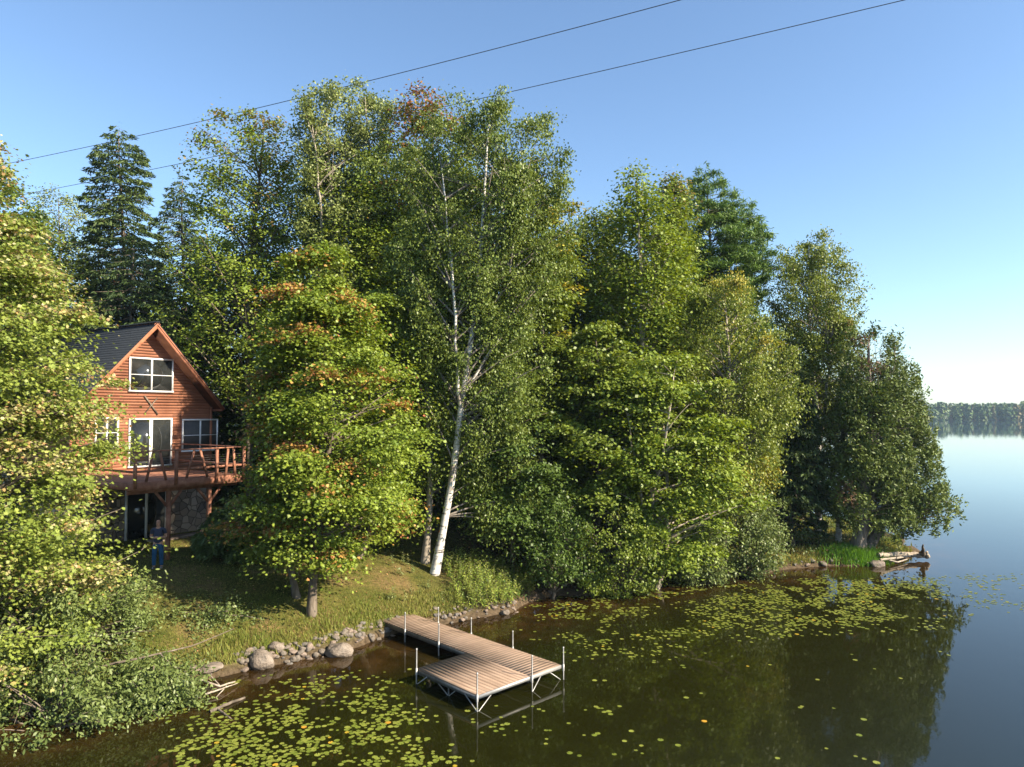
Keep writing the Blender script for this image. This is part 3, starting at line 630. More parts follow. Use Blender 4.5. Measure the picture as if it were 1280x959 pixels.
# ------------------------------------------------------------------ grass, weeds, litter, undergrowth
def rand_land(n, x0, x1, y0, y1, r, cond):
    x = r.uniform(x0, x1, n); y = r.uniform(y0, y1, n); d = sdist(x, y); k = cond(x, y, d); return x[k], y[k], d[k]
def blades(name, label, x, y, h, w, col, r, lean=.35, kind='stuff', cat='grass'):
    n = len(x); z = ground(x, y) - .02
    a = r.random(n) * 6.283; dx = np.cos(a) * w / 2; dy = np.sin(a) * w / 2; lx = r.normal(0, lean, n) * h; ly = r.normal(0, lean, n) * h
    V = np.stack([np.stack([x - dx, y - dy, z], 1), np.stack([x + dx, y + dy, z], 1), np.stack([x + lx, y + ly, z + h], 1)], 1).reshape(-1, 3)
    me = mesh_np(name, V, np.arange(3 * n).reshape(-1, 3), np.repeat(col, 3, axis=0))
    props(link(name, me, M['grass']), label, cat, kind=kind)
r = np.random.default_rng(11)
lawnmask = lambda x, y, d: (d > .28) & (x + .25 * (y - 26) < -1.2 + 2 * (vnoise(x, y, 3) - .5))
x, y, d = rand_land(330000, -26, 2, 17, 34, r, lawnmask)
pn = fbm(x, y, 1.7, 3, 21); keep = r.random(len(x)) < np.clip(1.5 - 1.4 * pn + (d < 1.6) * .5, .25, 1); x, y, d, pn = x[keep], y[keep], d[keep], pn[keep]
edge = sstep(2.2, .5, d)
h = (.03 + .04 * r.random(len(x))) + edge * (.05 + .25 * r.random(len(x)) * vnoise(x * 1.5, y * 1.5, 8))
g = np.clip(pn * 1.5 - .25 + .25 * r.normal(0, 1, len(x)), 0, 1)[:, None]
col = np.array((.105, .15, .02)) * (1 - g) + np.array((.23, .22, .055)) * g; col = col * (.7 + .6 * r.random((len(x), 1)))
blades('lawn_grass', 'short patchy green and straw coloured grass on the sloping lawn', x, y, h, .022 + .01 * edge, col, r)
# sedge tuft on the point, weeds right of the birch
def weed_bed(name, label, pts, hh, n, col0, col1, r, leafn=16, cat='weeds', lsz=.11):
    C = []; Nn = []; T = []; S = []; Cc = []; mb = MB()
    for (x, y) in pts:
        z = G(x, y); h = hh * (.6 + .6 * r.random()); lx, ly = r.normal(0, .12, 2) * h; tt = r.random() 
        mb.tube(np.array([(x, y, z - .03), (x + lx * .4, y + ly * .4, z + h * .5), (x + lx, y + ly, z + h)]), np.array([.007, .006, .003]), 3)
        for k in range(leafn):
            t = .15 + .85 * (k + r.random()) / leafn; a = k * 2.4 + r.random(); o = np.array([math.cos(a), math.sin(a), .35])
            C.append(np.array([x + lx * t, y + ly * t, z + h * t]) + o * lsz * .5); T.append(o + r.normal(0, .2, 3)); Nn.append(np.array([0, 0, 1.]) + r.normal(0, .5, 3)); S.append(lsz * (1.3 - .6 * t) * (.7 + .6 * r.random()))
            Cc.append((np.array(col0) * (1 - tt) + np.array(col1) * tt) * (.75 + .5 * r.random()))
    V, Fq = leaves(np.array(C), np.array(Nn), np.array(T), np.array(S), .5, KITE)
    tv = np.concatenate(mb.v); tf = np.concatenate(mb.f)
    V2 = np.concatenate([V, tv]); F2 = np.concatenate([Fq, tf + len(V)]); c2 = np.concatenate([np.repeat(np.array(Cc), 4, axis=0), np.full((len(tv), 3), (.12, .12, .04))])
    props(link(name, mesh_np(name, V2, F2, c2), M['leaf']), label, cat, kind='stuff')
def pts_px(poly_fn, n, r, x0, x1, y0, y1):
    out = []
    xs = r.uniform(x0, x1, n * 6); ys = r.uniform(y0, y1, n * 6); z = ground(xs, ys); d = sdist(xs, ys); px, py = proj(np.stack([xs, ys, z], 1))
    for i in range(len(xs)):
        if d[i] > .15 and poly_fn(px[i], py[i]): out.append((xs[i], ys[i]))
        if len(out) >= n: break
    return out
wp = pts_px(lambda a, b: 552 + 26 * r.random() * (b > 722) + (b - 722) * .5 * (b > 722) < a < 668 and b < 766 and b > 706 + abs(a - 560) * .06, 620, r, -4, 2, 22, 30)
weed_bed('weeds', 'tall bright green weeds on the bank beside the white birch', wp, .72, 0, (.14, .23, .03), (.30, .32, .06), r)
wp = pts_px(lambda a, b: 480 < a < 560 and b > 700 and r.random() < .3, 34, r, -7, -2, 24, 31)
weed_bed('bank_weeds', 'sparse pale weeds behind the foot of the white birch', wp, .4, 0, (.14, .20, .06), (.25, .27, .1), r)
wp = pts_px(lambda a, b: 1040 < a < 1090 and b > 690, 60, r, 15, 20, 30, 38)
x = r.normal(P(1066, 703)[0], .6, 3000); y = r.normal(P(1066, 704)[1], .3, 3000)
blades('sedge', 'bright green sedge tuft at the water edge below the cedar trunks', x, y, .35 + .35 * r.random(3000), .05, np.array((.12, .25, .03)) * (.7 + .6 * r.random((3000, 1))), r, .3, cat='sedge')
x, y, d = rand_land(60000, 8, 24, 34, 52, r, lambda x, y, d: (d > .15) & (vnoise(x * .8, y * .8, 4) > .3))
g = np.clip(vnoise(x * .5, y * .5, 6) + .2 * r.normal(0, 1, len(x)), 0, 1)[:, None]
blades('point_grass', 'yellow green grass on the low cedar point', x, y, .10 + .2 * r.random(len(x)), .05, (np.array((.13, .19, .03)) * (1 - g) + np.array((.34, .28, .08)) * g) * (.7 + .6 * r.random((len(x), 1))), r)
# undergrowth through the wood
def undergrowth():
    r = np.random.default_rng(5)
    x, y, d = rand_land(5200, -30, 26, 22, 56, r, lambda x, y, d: (d > .2) & (x + .25 * (y - 26) > -.4) | (d > .5) & (y > 33.5) & (x > -9) | (d > 3) & (y > 42))
    k = 26; n = len(x) * k; ii = np.repeat(np.arange(len(x)), k); hh = (.25 + .5 * r.random(len(x)))[ii]
    C = np.stack([x[ii] + r.normal(0, .28, n), y[ii] + r.normal(0, .28, n), ground(x, y)[ii] + hh * r.random(n)], 1)
    V, Fq = leaves(C, r.normal(0, .6, (n, 3)) + [0, 0, 1], r.normal(0, 1, (n, 3)), .11 * (.6 + .8 * r.random(n)), .8, KITE)
    c = np.array([(.05, .09, .02), (.09, .14, .03), (.16, .16, .04), (.14, .08, .03)])[r.choice(4, len(x), p=[.45, .35, .12, .08])][ii] * (.7 + .6 * r.random((n, 1)))
    props(link('undergrowth', mesh_np('undergrowth', V, Fq, np.repeat(c, 4, axis=0)), M['leaf']), 'low leafy undergrowth covering the shaded forest floor', 'undergrowth', kind='stuff')
undergrowth()
def litter():
    r = np.random.default_rng(15)
    x, y, d = rand_land(52000, -26, 24, 18, 48, r, lambda x, y, d: (d > .1) & ((r.random(len(x)) < .35) | (x > -1)))
    n = len(x); C = np.stack([x, y, ground(x, y) + .02 + .03 * r.random(n)], 1)
    V, Fq = leaves(C, r.normal(0, .3, (n, 3)) + [0, 0, 1], r.normal(0, 1, (n, 3)), .07 * (.6 + .8 * r.random(n)), .9, KITE)
    c = np.array([(.22, .12, .05), (.3, .17, .07), (.13, .075, .04), (.38, .26, .1)])[r.integers(0, 4, n)] * (.7 + .6 * r.random((n, 1)))
    props(link('fallen_leaves', mesh_np('fallen_leaves', V, Fq, np.repeat(c, 4, axis=0)), M['leaf']), 'brown and tan fallen leaves scattered over lawn and forest floor', 'fallen leaves', kind='stuff')
litter()

# ------------------------------------------------------------------ rocks
def rock_mesh(seed, rough=.28, sub=3):
    r = random.Random(seed); bm = bmesh.new(); bmesh.ops.create_icosphere(bm, subdivisions=sub, radius=1)
    from mathutils import noise
    o = Vector((r.random() * 50, r.random() * 50, r.random() * 50))
    pl = [(Vector((r.gauss(0, 1), r.gauss(0, 1), r.gauss(0, 1))).normalized(), r.uniform(.6, .9)) for _ in range(9)]
    for v in bm.verts:
        for n, dd in pl:
            e = v.co.dot(n) - dd
            if e > 0: v.co -= n * e * .85
        v.co *= 1 + rough * noise.noise(v.co * 1.3 + o) + .08 * noise.noise(v.co * 4 + o)
    me = bpy.data.meshes.new('rock'); bm.to_mesh(me); bm.free()
    for p in me.polygons: p.use_smooth = True
    return me
RM = [rock_mesh(s) for s in range(9)]
for i, m_ in enumerate(RM): m_.materials.append(M[('rock', 'rock_pink', 'rock_dark', 'rock', 'rock_pink')[i % 5]])
def rock(name, p, s, label, cat, group=None, me=None, sink=.3):
    o = bpy.data.objects.new(name, me or random.choice(RM)); COL.objects.link(o)
    sx, sy, sz = s if np.ndim(s) else (s * random.uniform(.85, 1.3), s * random.uniform(.8, 1.1), s * random.uniform(.55, .9))
    o.scale = (sx, sy, sz); o.rotation_euler = (random.uniform(-.3, .3), random.uniform(-.3, .3), random.uniform(0, 6.28)) if not me else (0, 0, random.uniform(-.3, .3))
    o.location = (p[0], p[1], p[2] + sz * (1 - 2 * sink) * .8 if me else p[2] + sz * (1 - 2 * sink)); return props(o, label, cat, group)
def rock_band(pxs, n, smin, smax, label, group, up=.75):
    pts = [P(*q)[:2] for q in pxs]; seg = [np.linalg.norm(pts[i + 1] - pts[i]) for i in range(len(pts) - 1)]; tot = sum(seg)
    for k in range(n):
        t = (k + random.random()) / n * tot; i = 0
        while t > seg[i] and i < len(seg) - 1: t -= seg[i]; i += 1
        a = pts[i] + (pts[i + 1] - pts[i]) * t / seg[i]; dr = (pts[i + 1] - pts[i]) / seg[i]; nr = np.array([-dr[1], dr[0]])
        w = random.uniform(-.12, up); a = a + nr * w; z = max(G(a[0], a[1]), -.1)
        s = random.uniform(smin, smax) * (1.0 if w > .1 else 1.1)
        rock('rock', (a[0], a[1], z), s, label, 'rock', group)
rock_band([(300, 842), (330, 834), (365, 828), (400, 820), (440, 812), (470, 800), (500, 792), (520, 788)], 196, .045, .12,
          'grey fieldstone in the rock edging between the lawn and the lake', 'fieldstones along the lawn edge', .6)
rock_band([(545, 783), (560, 780), (600, 772), (640, 766), (652, 760)], 66, .045, .11, 'pale rock in the pile beside the dock, below the weeds', 'pale rocks piled beyond the dock', .6)
rock_band([(660, 754), (700, 744), (735, 745), (800, 732), (850, 722), (900, 716)], 14, .05, .13, 'small dark rock on the shaded shore under the trees', 'dark rocks on the wooded shore', .4)
rock_band([(950, 718), (985, 712), (1030, 708), (1100, 705)], 14, .08, .18, 'brown rock on the shore of the cedar point', 'rocks along the cedar point', .4)
rock_band([(60, 893), (120, 880), (180, 868), (262, 850)], 15, .08, .18, 'flat brown rock on the bank among the grey green shrubs', 'rocks below the shrubs', .6)
for (px, py, s, lab) in [(327, 832, (.42, .36, .36), 'large rounded grey boulder at the west end of the rock edging'),
                          (425, 818, (.45, .34, .30), 'large smooth tan boulder at the water edge near the dock'),
                          (345, 812, (.26, .2, .17), 'pale flat topped boulder above the small fieldstones'),
                          (262, 838, (.36, .25, .16), 'low flat brown boulder beside the pale dead branch'),
                          (1096, 708, (.40, .25, .22), 'dark boulder in the shallows below the cedar driftwood'),
                          (632, 768, (.2, .16, .13), 'pale rounded boulder ending the rock pile beyond the dock')]:
    p = hit(px, py); me_ = rock_mesh(hash(lab) % 1000 if False else int(px), .2, 4); me_.materials.append(M['boulder'])
    rock('boulder', (p[0], p[1], p[2]), s, lab, 'boulder', me=me_, sink=.28)

# ------------------------------------------------------------------ driftwood and logs
def stick_thing(name, label, cat, lines, m):
    b0 = np.array(lines[0][0][0], float); root = MB()
    for pts, r0, r1 in lines:
        pts = np.array(pts, float); q = np.linspace(0, 1, max(6, len(pts) * 3)); src = np.linspace(0, 1, len(pts))
        pp = np.stack([np.interp(q, src, pts[:, i]) for i in range(3)], 1); pp[1:-1] += R0.normal(0, .15 * r0, (len(pp) - 2, 3))
        root.tube(pp - b0, np.linspace(r0, r1, len(pp)), 8)
    o = root.build(name, m, None, True); o.location = b0; return props(o, label, cat)
def W(px, py, z): return P(px, py, z)
stick_thing('driftwood_log', 'bleached driftwood log lying out over the water from the cedar point', 'driftwood',
            [([W(1098, 694, .45), W(1118, 693, .35), W(1140, 693, .28), W(1158, 694, .25)], .11, .15),
             ([W(1158, 694, .25), W(1160, 696, .2), W(1159, 690, .45)], .16, .06),
             ([W(1100, 700, .3), W(1125, 697, .25), W(1140, 694, .28)], .06, .05),
             ([W(1098, 694, .45), W(1104, 690, .6)], .05, .02), ([W(1104, 694, .45), W(1104, 700, .2)], .05, .03),
             ([W(1108, 699, .25), W(1122, 703, .1), W(1134, 699, .12)], .05, .03)], M['drift'])
stick_thing('root_stub', 'dark upright root stub at the tip of the bleached driftwood log', 'root stub',
            [([W(1154, 693, .32), W(1154, 690, .48), W(1153, 685, .75), W(1154, 681, .95)], .12, .03), ([W(1150, 692, .38), W(1156, 690, .5)], .10, .05)], M['bark'])
stick_thing('fallen_branch', 'pale forked dead branch lying in the shallows near the shrubs', 'dead branch',
            [([W(250, 850, .25), W(275, 858, .12), W(294, 852, .12)], .035, .02), ([W(256, 868, .1), W(275, 862, .12), W(297, 854, .06)], .03, .012),
             ([W(275, 858, .12), W(262, 843, .3)], .02, .01), ([W(283, 858, .1), W(270, 872, .02)], .02, .01)], M['drift'])
stick_thing('leaning_branch', 'long thin dark branch leaning across the shrubs at the bank', 'branch',
            [([P(120, 834, 1.0), P(160, 826, 1.1), P(200, 817, 1.15), P(245, 806, 1.1), P(292, 786, 1.1)], .035, .012), ([P(200, 817, 1.15), P(222, 838, .7)], .018, .006)], M['bark'])
def at(px, py, d): return PD(px, py, d)
stick_thing('fallen_log', 'dark fallen log leaning in the shade behind the weeds', 'log', [([at(655, 645, 31), at(680, 660, 30), at(712, 680, 29)], .2, .17)], M['bark'])
stick_thing('sunken_log', 'brown waterlogged branch half sunk by the lily pads', 'sunken branch', [([W(262, 890, .02), W(285, 880, .04), W(306, 872, .02)], .05, .03), ([W(272, 886, .03), W(290, 900, -.02)], .03, .02)], M['bark'])

# ------------------------------------------------------------------ dock
def dock():
    zd = .40
    E = P(701, 831, zd); A = P(503, 763, zd); Nn = P(601, 870.5, zd); a = (A - E); Lw = np.linalg.norm(a); a /= Lw
    b = np.array([a[1] * -1, a[0], 0]); 
    if (Nn - E) @ b < 0: b = -b
    Wt = (Nn - E) @ b; Ww = (P(662.6, 845, zd) - E) @ b; Pl = (P(524.4, 834.3, zd) - E) @ a
    rz = math.atan2(a[1], a[0]); root = empty('boat_dock', (E[0], E[1], 0), 'wooden L-shaped boat dock on metal pipe legs reaching over the lake', 'dock', rz=rz)
    sgn = 1 if b @ np.array([-math.sin(rz), math.cos(rz), 0]) > 0 else -1
    def yy(v): return sgn * v
    def bx(mb, x0, x1, v0, v1, z0, z1, c=1.0): mb.box(x0, x1, min(yy(v0), yy(v1)), max(yy(v0), yy(v1)), z0, z1, c)
    mb = MB(); w = .142; n = int((Lw + .0) / w)
    for k in range(n): bx(mb, k * w + .002, (k + 1) * w - .0015, 0, Ww, zd - .035 + random.uniform(-.001, .001), zd + random.uniform(-.001, .001), random.uniform(.93, 1.04))
    mb.build('walkway_decking', M['deckx'], root)
    mb = MB(); nbd = 13; w = (Wt - Ww) / nbd
    for k in range(nbd): bx(mb, .0, Pl, Ww + k * w + .010, Ww + (k + 1) * w - .006, zd - .035, zd + random.uniform(-.002, .002), random.uniform(.8, 1.06))
    mb.build('platform_decking', M['decky'], root)
    fr = MB()
    for v in (.03, Ww - .03): bx(fr, .02, Lw - .1, v - .02, v + .02, zd - .17, zd - .037)
    bx(fr, .02, Pl, Ww + .025, Ww + .06, zd - .17, zd - .037)
    bx(fr, .02, Pl, Wt - .04, Wt, zd - .15, zd - .037)
    bx(fr, Pl - .04, Pl, Ww + .07, Wt - .045, zd - .15, zd - .037)
    k = .9
    while k < Lw - .2: bx(fr, k, k + .05, .06, Ww - .06, zd - .13, zd - .038); k += 1.2
    fr.build('frame', M['metal'], root)
    eb = MB(); bx(eb, -.03, .015, -.01, Wt + .01, zd - .095, zd - .004); eb.build('end_beam', M['white_metal'], root)
    def loc(px, py):
        q = P(px, py, zd) - E; return q @ a, (q @ b)
    posts = [(547, 778, 0), (592, 791, 0), (644.6, 808.5, 0), (702.5, 832, 0), (507, 787, 1), (552, 802, 1), (524.4, 834.3, 2), (601.7, 871, 2), (666, 846, 3)]
    for (px, py, s) in posts:
        u, v = loc(px, py)
        v = {0: -.035, 1: Ww + .035, 2: Wt + .03, 3: v}[s]
        if s == 3: u = -.06
        if s == 2 and u < .5: u = -.0
        if s == 2 and u > .5: u = Pl - .05
        z0 = G(*(E + a * u + b * v)[:2]) - .1; z1 = zd + (.56 if s != 0 else .5)
        po = MB(); po.tube([(u, yy(v), min(z0, -.3)), (u, yy(v), z1)], .019, 10); p = po.build('post', M['metal'], root, True)
        cp_ = MB(); cp_.tube([(u, yy(v), z1 - .03), (u, yy(v), z1 + .004)], .022, 10); cp_.build('post_cap', M['white_metal'], p, True)
        sl = MB(); sl.tube([(u, yy(v), zd - .16), (u, yy(v), zd + .03)], .029, 10); sl.build('bracket', M['white_metal'], p, True)
    po = MB(); po.tube([(.0 + Pl * .5, yy(Wt - .1), -.9), (Pl * .5, yy(Wt - .1), zd - .05)], .02, 10); po.build('post', M['metal'], root, True)
    for (u0, v0, u1, v1) in [(0, .0, 0, .45), (-.06, (P(666, 846, zd) - E) @ b, 0, (P(666, 846, zd) - E) @ b - .4), (-.0, Wt, .0, Wt - .45), (-.0, Wt + .02, .5, Wt + .02), (Pl * .5, Wt - .1, Pl * .5 + .45, Wt - .02), (Pl * .5, Wt - .1, Pl * .5 - .45, Wt - .02), (Pl - .05, Wt + .02, Pl - .5, Wt)]:
        br = MB(); br.tube([(u0, yy(v0), -.02), (u1, yy(v1), zd - .1)], .013, 8); br.build('brace', M['white_metal'], root, True)
    return root
dock()

# ------------------------------------------------------------------ lily pads
def pad_mesh(seed, r=1.0):
    rr = random.Random(seed); n = 15; notch = .32; V = [(0, 0, .012)]; 
    for k in range(n):
        a = notch / 2 + (2 * math.pi - notch) * k / (n - 1); q = r * (1 + rr.uniform(-.05, .05)); V.append((q * math.cos(a), q * math.sin(a) * .95, .018 + rr.uniform(-.012, .03)))
    for k in range(n):
        x, y, z = V[1 + k]; V.append((x * .97, y * .97, z - .03))
    me = bpy.data.meshes.new('lily_pad'); f = [(0, k + 1, k + 2) for k in range(n - 1)] + [(k + 1, n + k + 1, n + k + 2, k + 2) for k in range(n - 1)]
    me.from_pydata(V, [], f); me.update(); return me
def pad_mat(name, c0, c1):
    m, nt, b = mat(name); L = nt.links.new; oi = N(nt, 'ShaderNodeObjectInfo'); r = ramp(nt, oi.outputs['Random'], [(0, c0), (1, c1)]); tc = N(nt, 'ShaderNodeTexCoord')
    n = N(nt, 'ShaderNodeTexNoise', Scale=2.5, Detail=5); L(tc.outputs['Object'], n.inputs['Vector']); r2 = ramp(nt, n.outputs[0], [(.3, (.75, .75, .7)), (.6, (1.05, 1.05, 1))])
    mm = N(nt, 'ShaderNodeMix', data_type='RGBA', blend_type='MULTIPLY'); mm.inputs[0].default_value = 1; L(r.outputs[0], mm.inputs[6]); L(r2.outputs[0], mm.inputs[7]); L(mm.outputs[2], b.inputs['Base Color'])
    b.inputs['Roughness'].default_value = .4; b.inputs['Specular IOR Level'].default_value = .5; return m
PM = [pad_mesh(s) for s in range(5)]; gm = pad_mat('lily_pad_green', (.12, .155, .02), (.23, .25, .045)); ym = pad_mat('lily_pad_yellow', (.42, .30, .03), (.5, .22, .03))
for m_ in PM: m_.materials.append(gm)
PY = pad_mesh(77); PY.materials.append(ym)
def pads():
    r = np.random.default_rng(21)
    n = 330000; x = r.uniform(-14, 45, n); y = r.uniform(13.5, 62, n); d = -sdist(x, y); px, py = proj(np.stack([x, y, 0 * x], 1))
    nz = fbm(x, y, 1.5, 3, 31); n2 = fbm(x, y, .5, 2, 35)
    def S(a, b, v): return sstep(a, b, v)
    A = S(180, 260, px) * S(640, 520, px) * S(838, 880, py) * (.75 + .6 * S(880, 950, py)) * S(560, 480, px - (py - 900) * .8)
    A = np.maximum(A, S(560, 620, px) * S(820, 650, px) * S(860, 885, py) * S(945, 915, py) * .14)
    A = np.maximum(A, S(340, 380, px) * S(520, 470, px) * S(836, 850, py) * .45)
    B = S(640, 720, px) * S(1200, 1150, px) * S(722, 735, py + (px - 900) * .02) * S(812, 775, py - (900 - px) * .06) * (.55 + .35 * S(900, 1000, px))
    B = np.maximum(B, S(660, 700, px) * S(880, 820, px) * S(760, 775, py) * S(835, 800, py) * .5)
    C_ = S(1190, 1215, px) * S(712, 722, py) * S(775, 755, py) * .22
    E_ = .010 * (px > 640) * (px < 1190) * (py > 760)
    dens = np.maximum(np.maximum(A, B), np.maximum(C_, E_)) * np.where(E_ < .009, 1, 1) * (np.clip((nz - .30) * 5, 0, 1)) * np.clip((n2 - .35) * 5, .03, 1)
    ok = (r.random(n) < dens * .9) & (d > .12) & (px > -60) & (px < 1340) & (py < 1000)
    x, y, px, py = x[ok], y[ok], px[ok], py[ok]
    # not through the dock, and little overlap
    keep = []; cell = {}
    for i in np.argsort(y):
        rad = .040 + .038 * r.random() ** 1.4; cx, cy = int(x[i] / .2), int(y[i] / .2); good = True
        for a in (-1, 0, 1):
            for b in (-1, 0, 1):
                for (j, rj) in cell.get((cx + a, cy + b), ()):
                    if (x[i] - x[j]) ** 2 + (y[i] - y[j]) ** 2 < (.66 * (rad + rj)) ** 2: good = False
        if 515 < px[i] < 705 and 800 < py[i] < 880 and not (px[i] < 600 and py[i] > 860): good = False
        if good: cell.setdefault((cx, cy), []).append((i, rad)); keep.append((i, rad))
    one = 0; V = []; Fc = []; Cc = []; nv = 0
    vis = [k for k in keep if 0 < px[k[0]] < 1280 and py[k[0]] < 959]; vis.sort(key=lambda k: y[k[0]] / k[1]); first = set(k[0] for k in vis[:290])
    for (i, rad) in keep:
        yel = r.random() < .016
        if i in first:
            o = bpy.data.objects.new('lily_pad', PY if yel else PM[r.integers(0, 5)]); COL.objects.link(o); o.location = (x[i], y[i], .004 + .004 * r.random()); o.scale = (rad, rad, rad * 1.0); o.rotation_euler = (0, 0, r.random() * 6.28)
            if yel: props(o, 'yellow orange dying lily pad floating among green pads near the dock', 'lily pad', 'yellowed lily pads')
            else: props(o, 'round green notched lily pad floating on the dark water near the dock', 'lily pad', 'green lily pads near the dock')
        else:
            a = r.random() * 6.28 + .16 + np.linspace(0, 6.28 - .32, 11); c0 = np.array([x[i], y[i], .006]); ring = np.stack([x[i] + rad * np.cos(a), y[i] + rad * np.sin(a), .008 + .012 * r.random(11) * (rad * 6)], 1)
            q = np.concatenate([[c0], ring]); V.append(q); cc = (np.array((.42, .30, .03)) if yel else np.array((.12, .155, .02)) + np.array((.11, .095, .025)) * r.random()); Cc.append(np.tile(cc, (12, 1)))
            Fc.append(np.array([(0, k, k + 1) for k in range(1, 11)]) + nv); nv += 12
    print('pads', len(keep), len(first))
    if V: props(link('lily_pads', mesh_np('lily_pads', np.concatenate(V), np.concatenate(Fc), np.concatenate(Cc)), M['glossy_leaf']), 'mat of many small yellow green lily pads along the wooded shore', 'lily pads', kind='stuff')
pads()

# ------------------------------------------------------------------ power lines
def wire(label, pts, z):
    q = np.array([P(a, b, z) for (a, b) in pts]); A_ = np.polyfit(q[:, 0], q[:, 1], 1)
    xs_, zs_ = [], []
    for (a, b) in pts:                      # where each sight line meets the vertical plane of the span
        rr = ray(a, b); t = A_[1] / (rr[1] - A_[0] * rr[0]); xs_.append(rr[0] * t); zs_.append(H + rr[2] * t)
    zc = np.polyfit(xs_, zs_, 2); xs = np.linspace(min(xs_) - 50, max(xs_) + 50, 90); zs = np.minimum(np.polyval(zc, xs), 33.2); ysv = np.polyval(A_, xs)
    mb = MB(); b0 = np.array([xs[0], ysv[0], zs[0]]); mb.tube(np.stack([xs, ysv, zs], 1) - b0, .022, 6)
    o = mb.build('power_line', M['dark_metal'], None, True); o.location = b0; props(o, label, 'power line', 'overhead power lines'); print('wire', zs.min(), zs.max())
wire('upper overhead power line crossing the sky above the treetops', [(10, 205), (176, 168), (380, 121), (560, 77), (700, 42), (843, 0)], 29)
wire('lower overhead power line passing behind the treetops', [(25, 244), (130, 225), (250, 198), (620, 117), (740, 94), (900, 57), (1120, 0)], 29)

# ------------------------------------------------------------------ house
HAZ = math.radians(34); hx = np.array([math.sin(HAZ), math.cos(HAZ), 0]); hy = np.array([-hx[1], hx[0], 0])
HO = PD(197, 515, 31.6); HO[2] = 0
def wl(px, py, off=0.0):                    # point of a wall plane lying off behind the front wall, in house coordinates
    rr = ray(px, py); o = np.array([0, 0, H]); t = ((HO + hy * off - o) @ hy) / (rr @ hy); p = o + rr * t - HO; return p @ hx, p[2]
def dl(px, py, z):
    p = P(px, py, z) - HO; return p @ hx, p @ hy
def house():
    rz = math.atan2(hx[1], hx[0]); root = empty('house', (HO[0], HO[1], 0), 'reddish cedar sided gabled house with dark shingle roof and raised deck', 'house', rz=rz)
    zg = 1.75; zf = wl(186, 583)[1] - .02; OV = .72
    pkx, pkz = wl(197, 402, -OV); ex, ez = wl(281, 509, -OV); m = (pkz - ez) / (ex - pkx); hw = ex - pkx - .22; cx = pkx * .0; dep = 9.0
    pkx = 0.0 + pkx; x0, x1 = pkx - hw, pkx + hw; print('house', pkx, pkz, ex, ez, m, hw, zf)
    rt = .20; pw = pkz - rt * math.sqrt(1 + m * m) + .02     # wall apex under the roof slab
    ew = pw - m * hw
    def topz(x): return pw - m * abs(x - pkx)
    # front wall: lapped cedar boards
    mb = MB(); bh = .125; z = zf - .32
    while z < pw - .02:
        za, zb = z, min(z + bh, pw)
        def half(zz): return hw if zz < ew else max((pw - zz) / m, 0)
        ha, hb = half(za), half(zb); c = random.uniform(.86, 1.08)
        mb.add([(pkx - ha, -.012, za), (pkx + ha, -.012, za), (pkx + hb, -.008, zb), (pkx - hb, -.008, zb), (pkx - ha, .0, za), (pkx + ha, .0, za), (pkx + hb, .0, zb), (pkx - hb, .0, zb)],
               np.array([(0, 1, 2, 3), (0, 4, 5, 1)]), c); z += bh
    for sx in (x0, x1):
        z = zf - .32
        while z < ew - .01:
            s_ = -1 if sx < pkx else 1; zb = min(z + bh, ew); c = random.uniform(.86, 1.08)
            mb.add([(sx + s_ * .018, 0.002, z), (sx + s_ * .018, dep, z), (sx, dep, zb), (sx, 0.002, zb), (sx, 0.002, z), (sx, dep, z)], np.array([(0, 1, 2, 3), (0, 4, 5, 1)]), c); z += bh
    mb.build('siding', M['siding'], root)
    bm = bmesh.new()
    def prism(pts, y0, y1):
        a = [bm.verts.new((p[0], y0, p[1])) for p in pts]; b = [bm.verts.new((p[0], y1, p[1])) for p in pts]; n = len(pts)
        bm.faces.new(a); bm.faces.new(b[::-1])
        for i in range(n): bm.faces.new((a[i], b[i], b[(i + 1) % n], a[(i + 1) % n]))
    prism([(x0 + .004, zf - .32), (x1 - .004, zf - .32), (x1 - .004, ew - .02), (pkx, pw - .02), (x0 + .004, ew - .02)], .01, dep - .01)
    me = bpy.data.meshes.new('wall'); bm.to_mesh(me); bm.free(); link('wall', me, M['rake'], root)
    for (xa0, xa1) in ((x0 - .02, x0 + .10), (x1 - .10, x1 + .02)):
        mb = MB(); mb.box(xa0, xa1, -.045, -.027, zf - .32, ew + .05); mb.build('corner_board', M['rake'], root)
    # roof: two slabs, ridge cap, rake boards, soffit boards
    ln = math.sqrt(1 + m * m); el = ex - pkx + .05
    for s in (-1, 1):
        mb = MB(); ux, uz = s / ln, -m / ln; nx, nz = s * m / ln, 1 / ln; Lr = el * ln
        def q(u, v, y): return (pkx + ux * u + nx * v, y, pkz + uz * u + nz * v)
        def slab(mb, u0, u1, v0, v1, y0, y1, c=1):
            mb.add([q(u0, v0, y0), q(u1, v0, y0), q(u1, v0, y1), q(u0, v0, y1), q(u0, v1, y0), q(u1, v1, y0), q(u1, v1, y1), q(u0, v1, y1)], MB.BF, c)
        k = 0; u = 0.0
        while u < Lr: slab(mb, u, min(u + .16, Lr), -.045, -.012, -OV - .03, dep + OV); u += .16; k += 1
        mb.build('roof_slope', M['roof'], root)
        mb = MB(); slab(mb, .0, Lr - .02, -.20, -.048, -OV, -OV + .04); slab(mb, .0, Lr, -.10, -.047, -OV - .028, -OV - .002); mb.build('rake_board', M['rake'], root)
        mb = MB(); slab(mb, .02, Lr - .03, -.10, -.075, -OV + .045, dep + OV - .05); mb.build('soffit', M['soffit'], root)
        mb = MB(); slab(mb, Lr - .03, Lr, -.20, -.05, -OV + .042, dep + OV); mb.build('fascia', M['rake'], root)
    mb = MB(); mb.box(pkx - .10, pkx + .10, -OV - .04, dep + OV + .01, pkz - .05, pkz + .012); mb.build('ridge_cap', M['roof'], root)
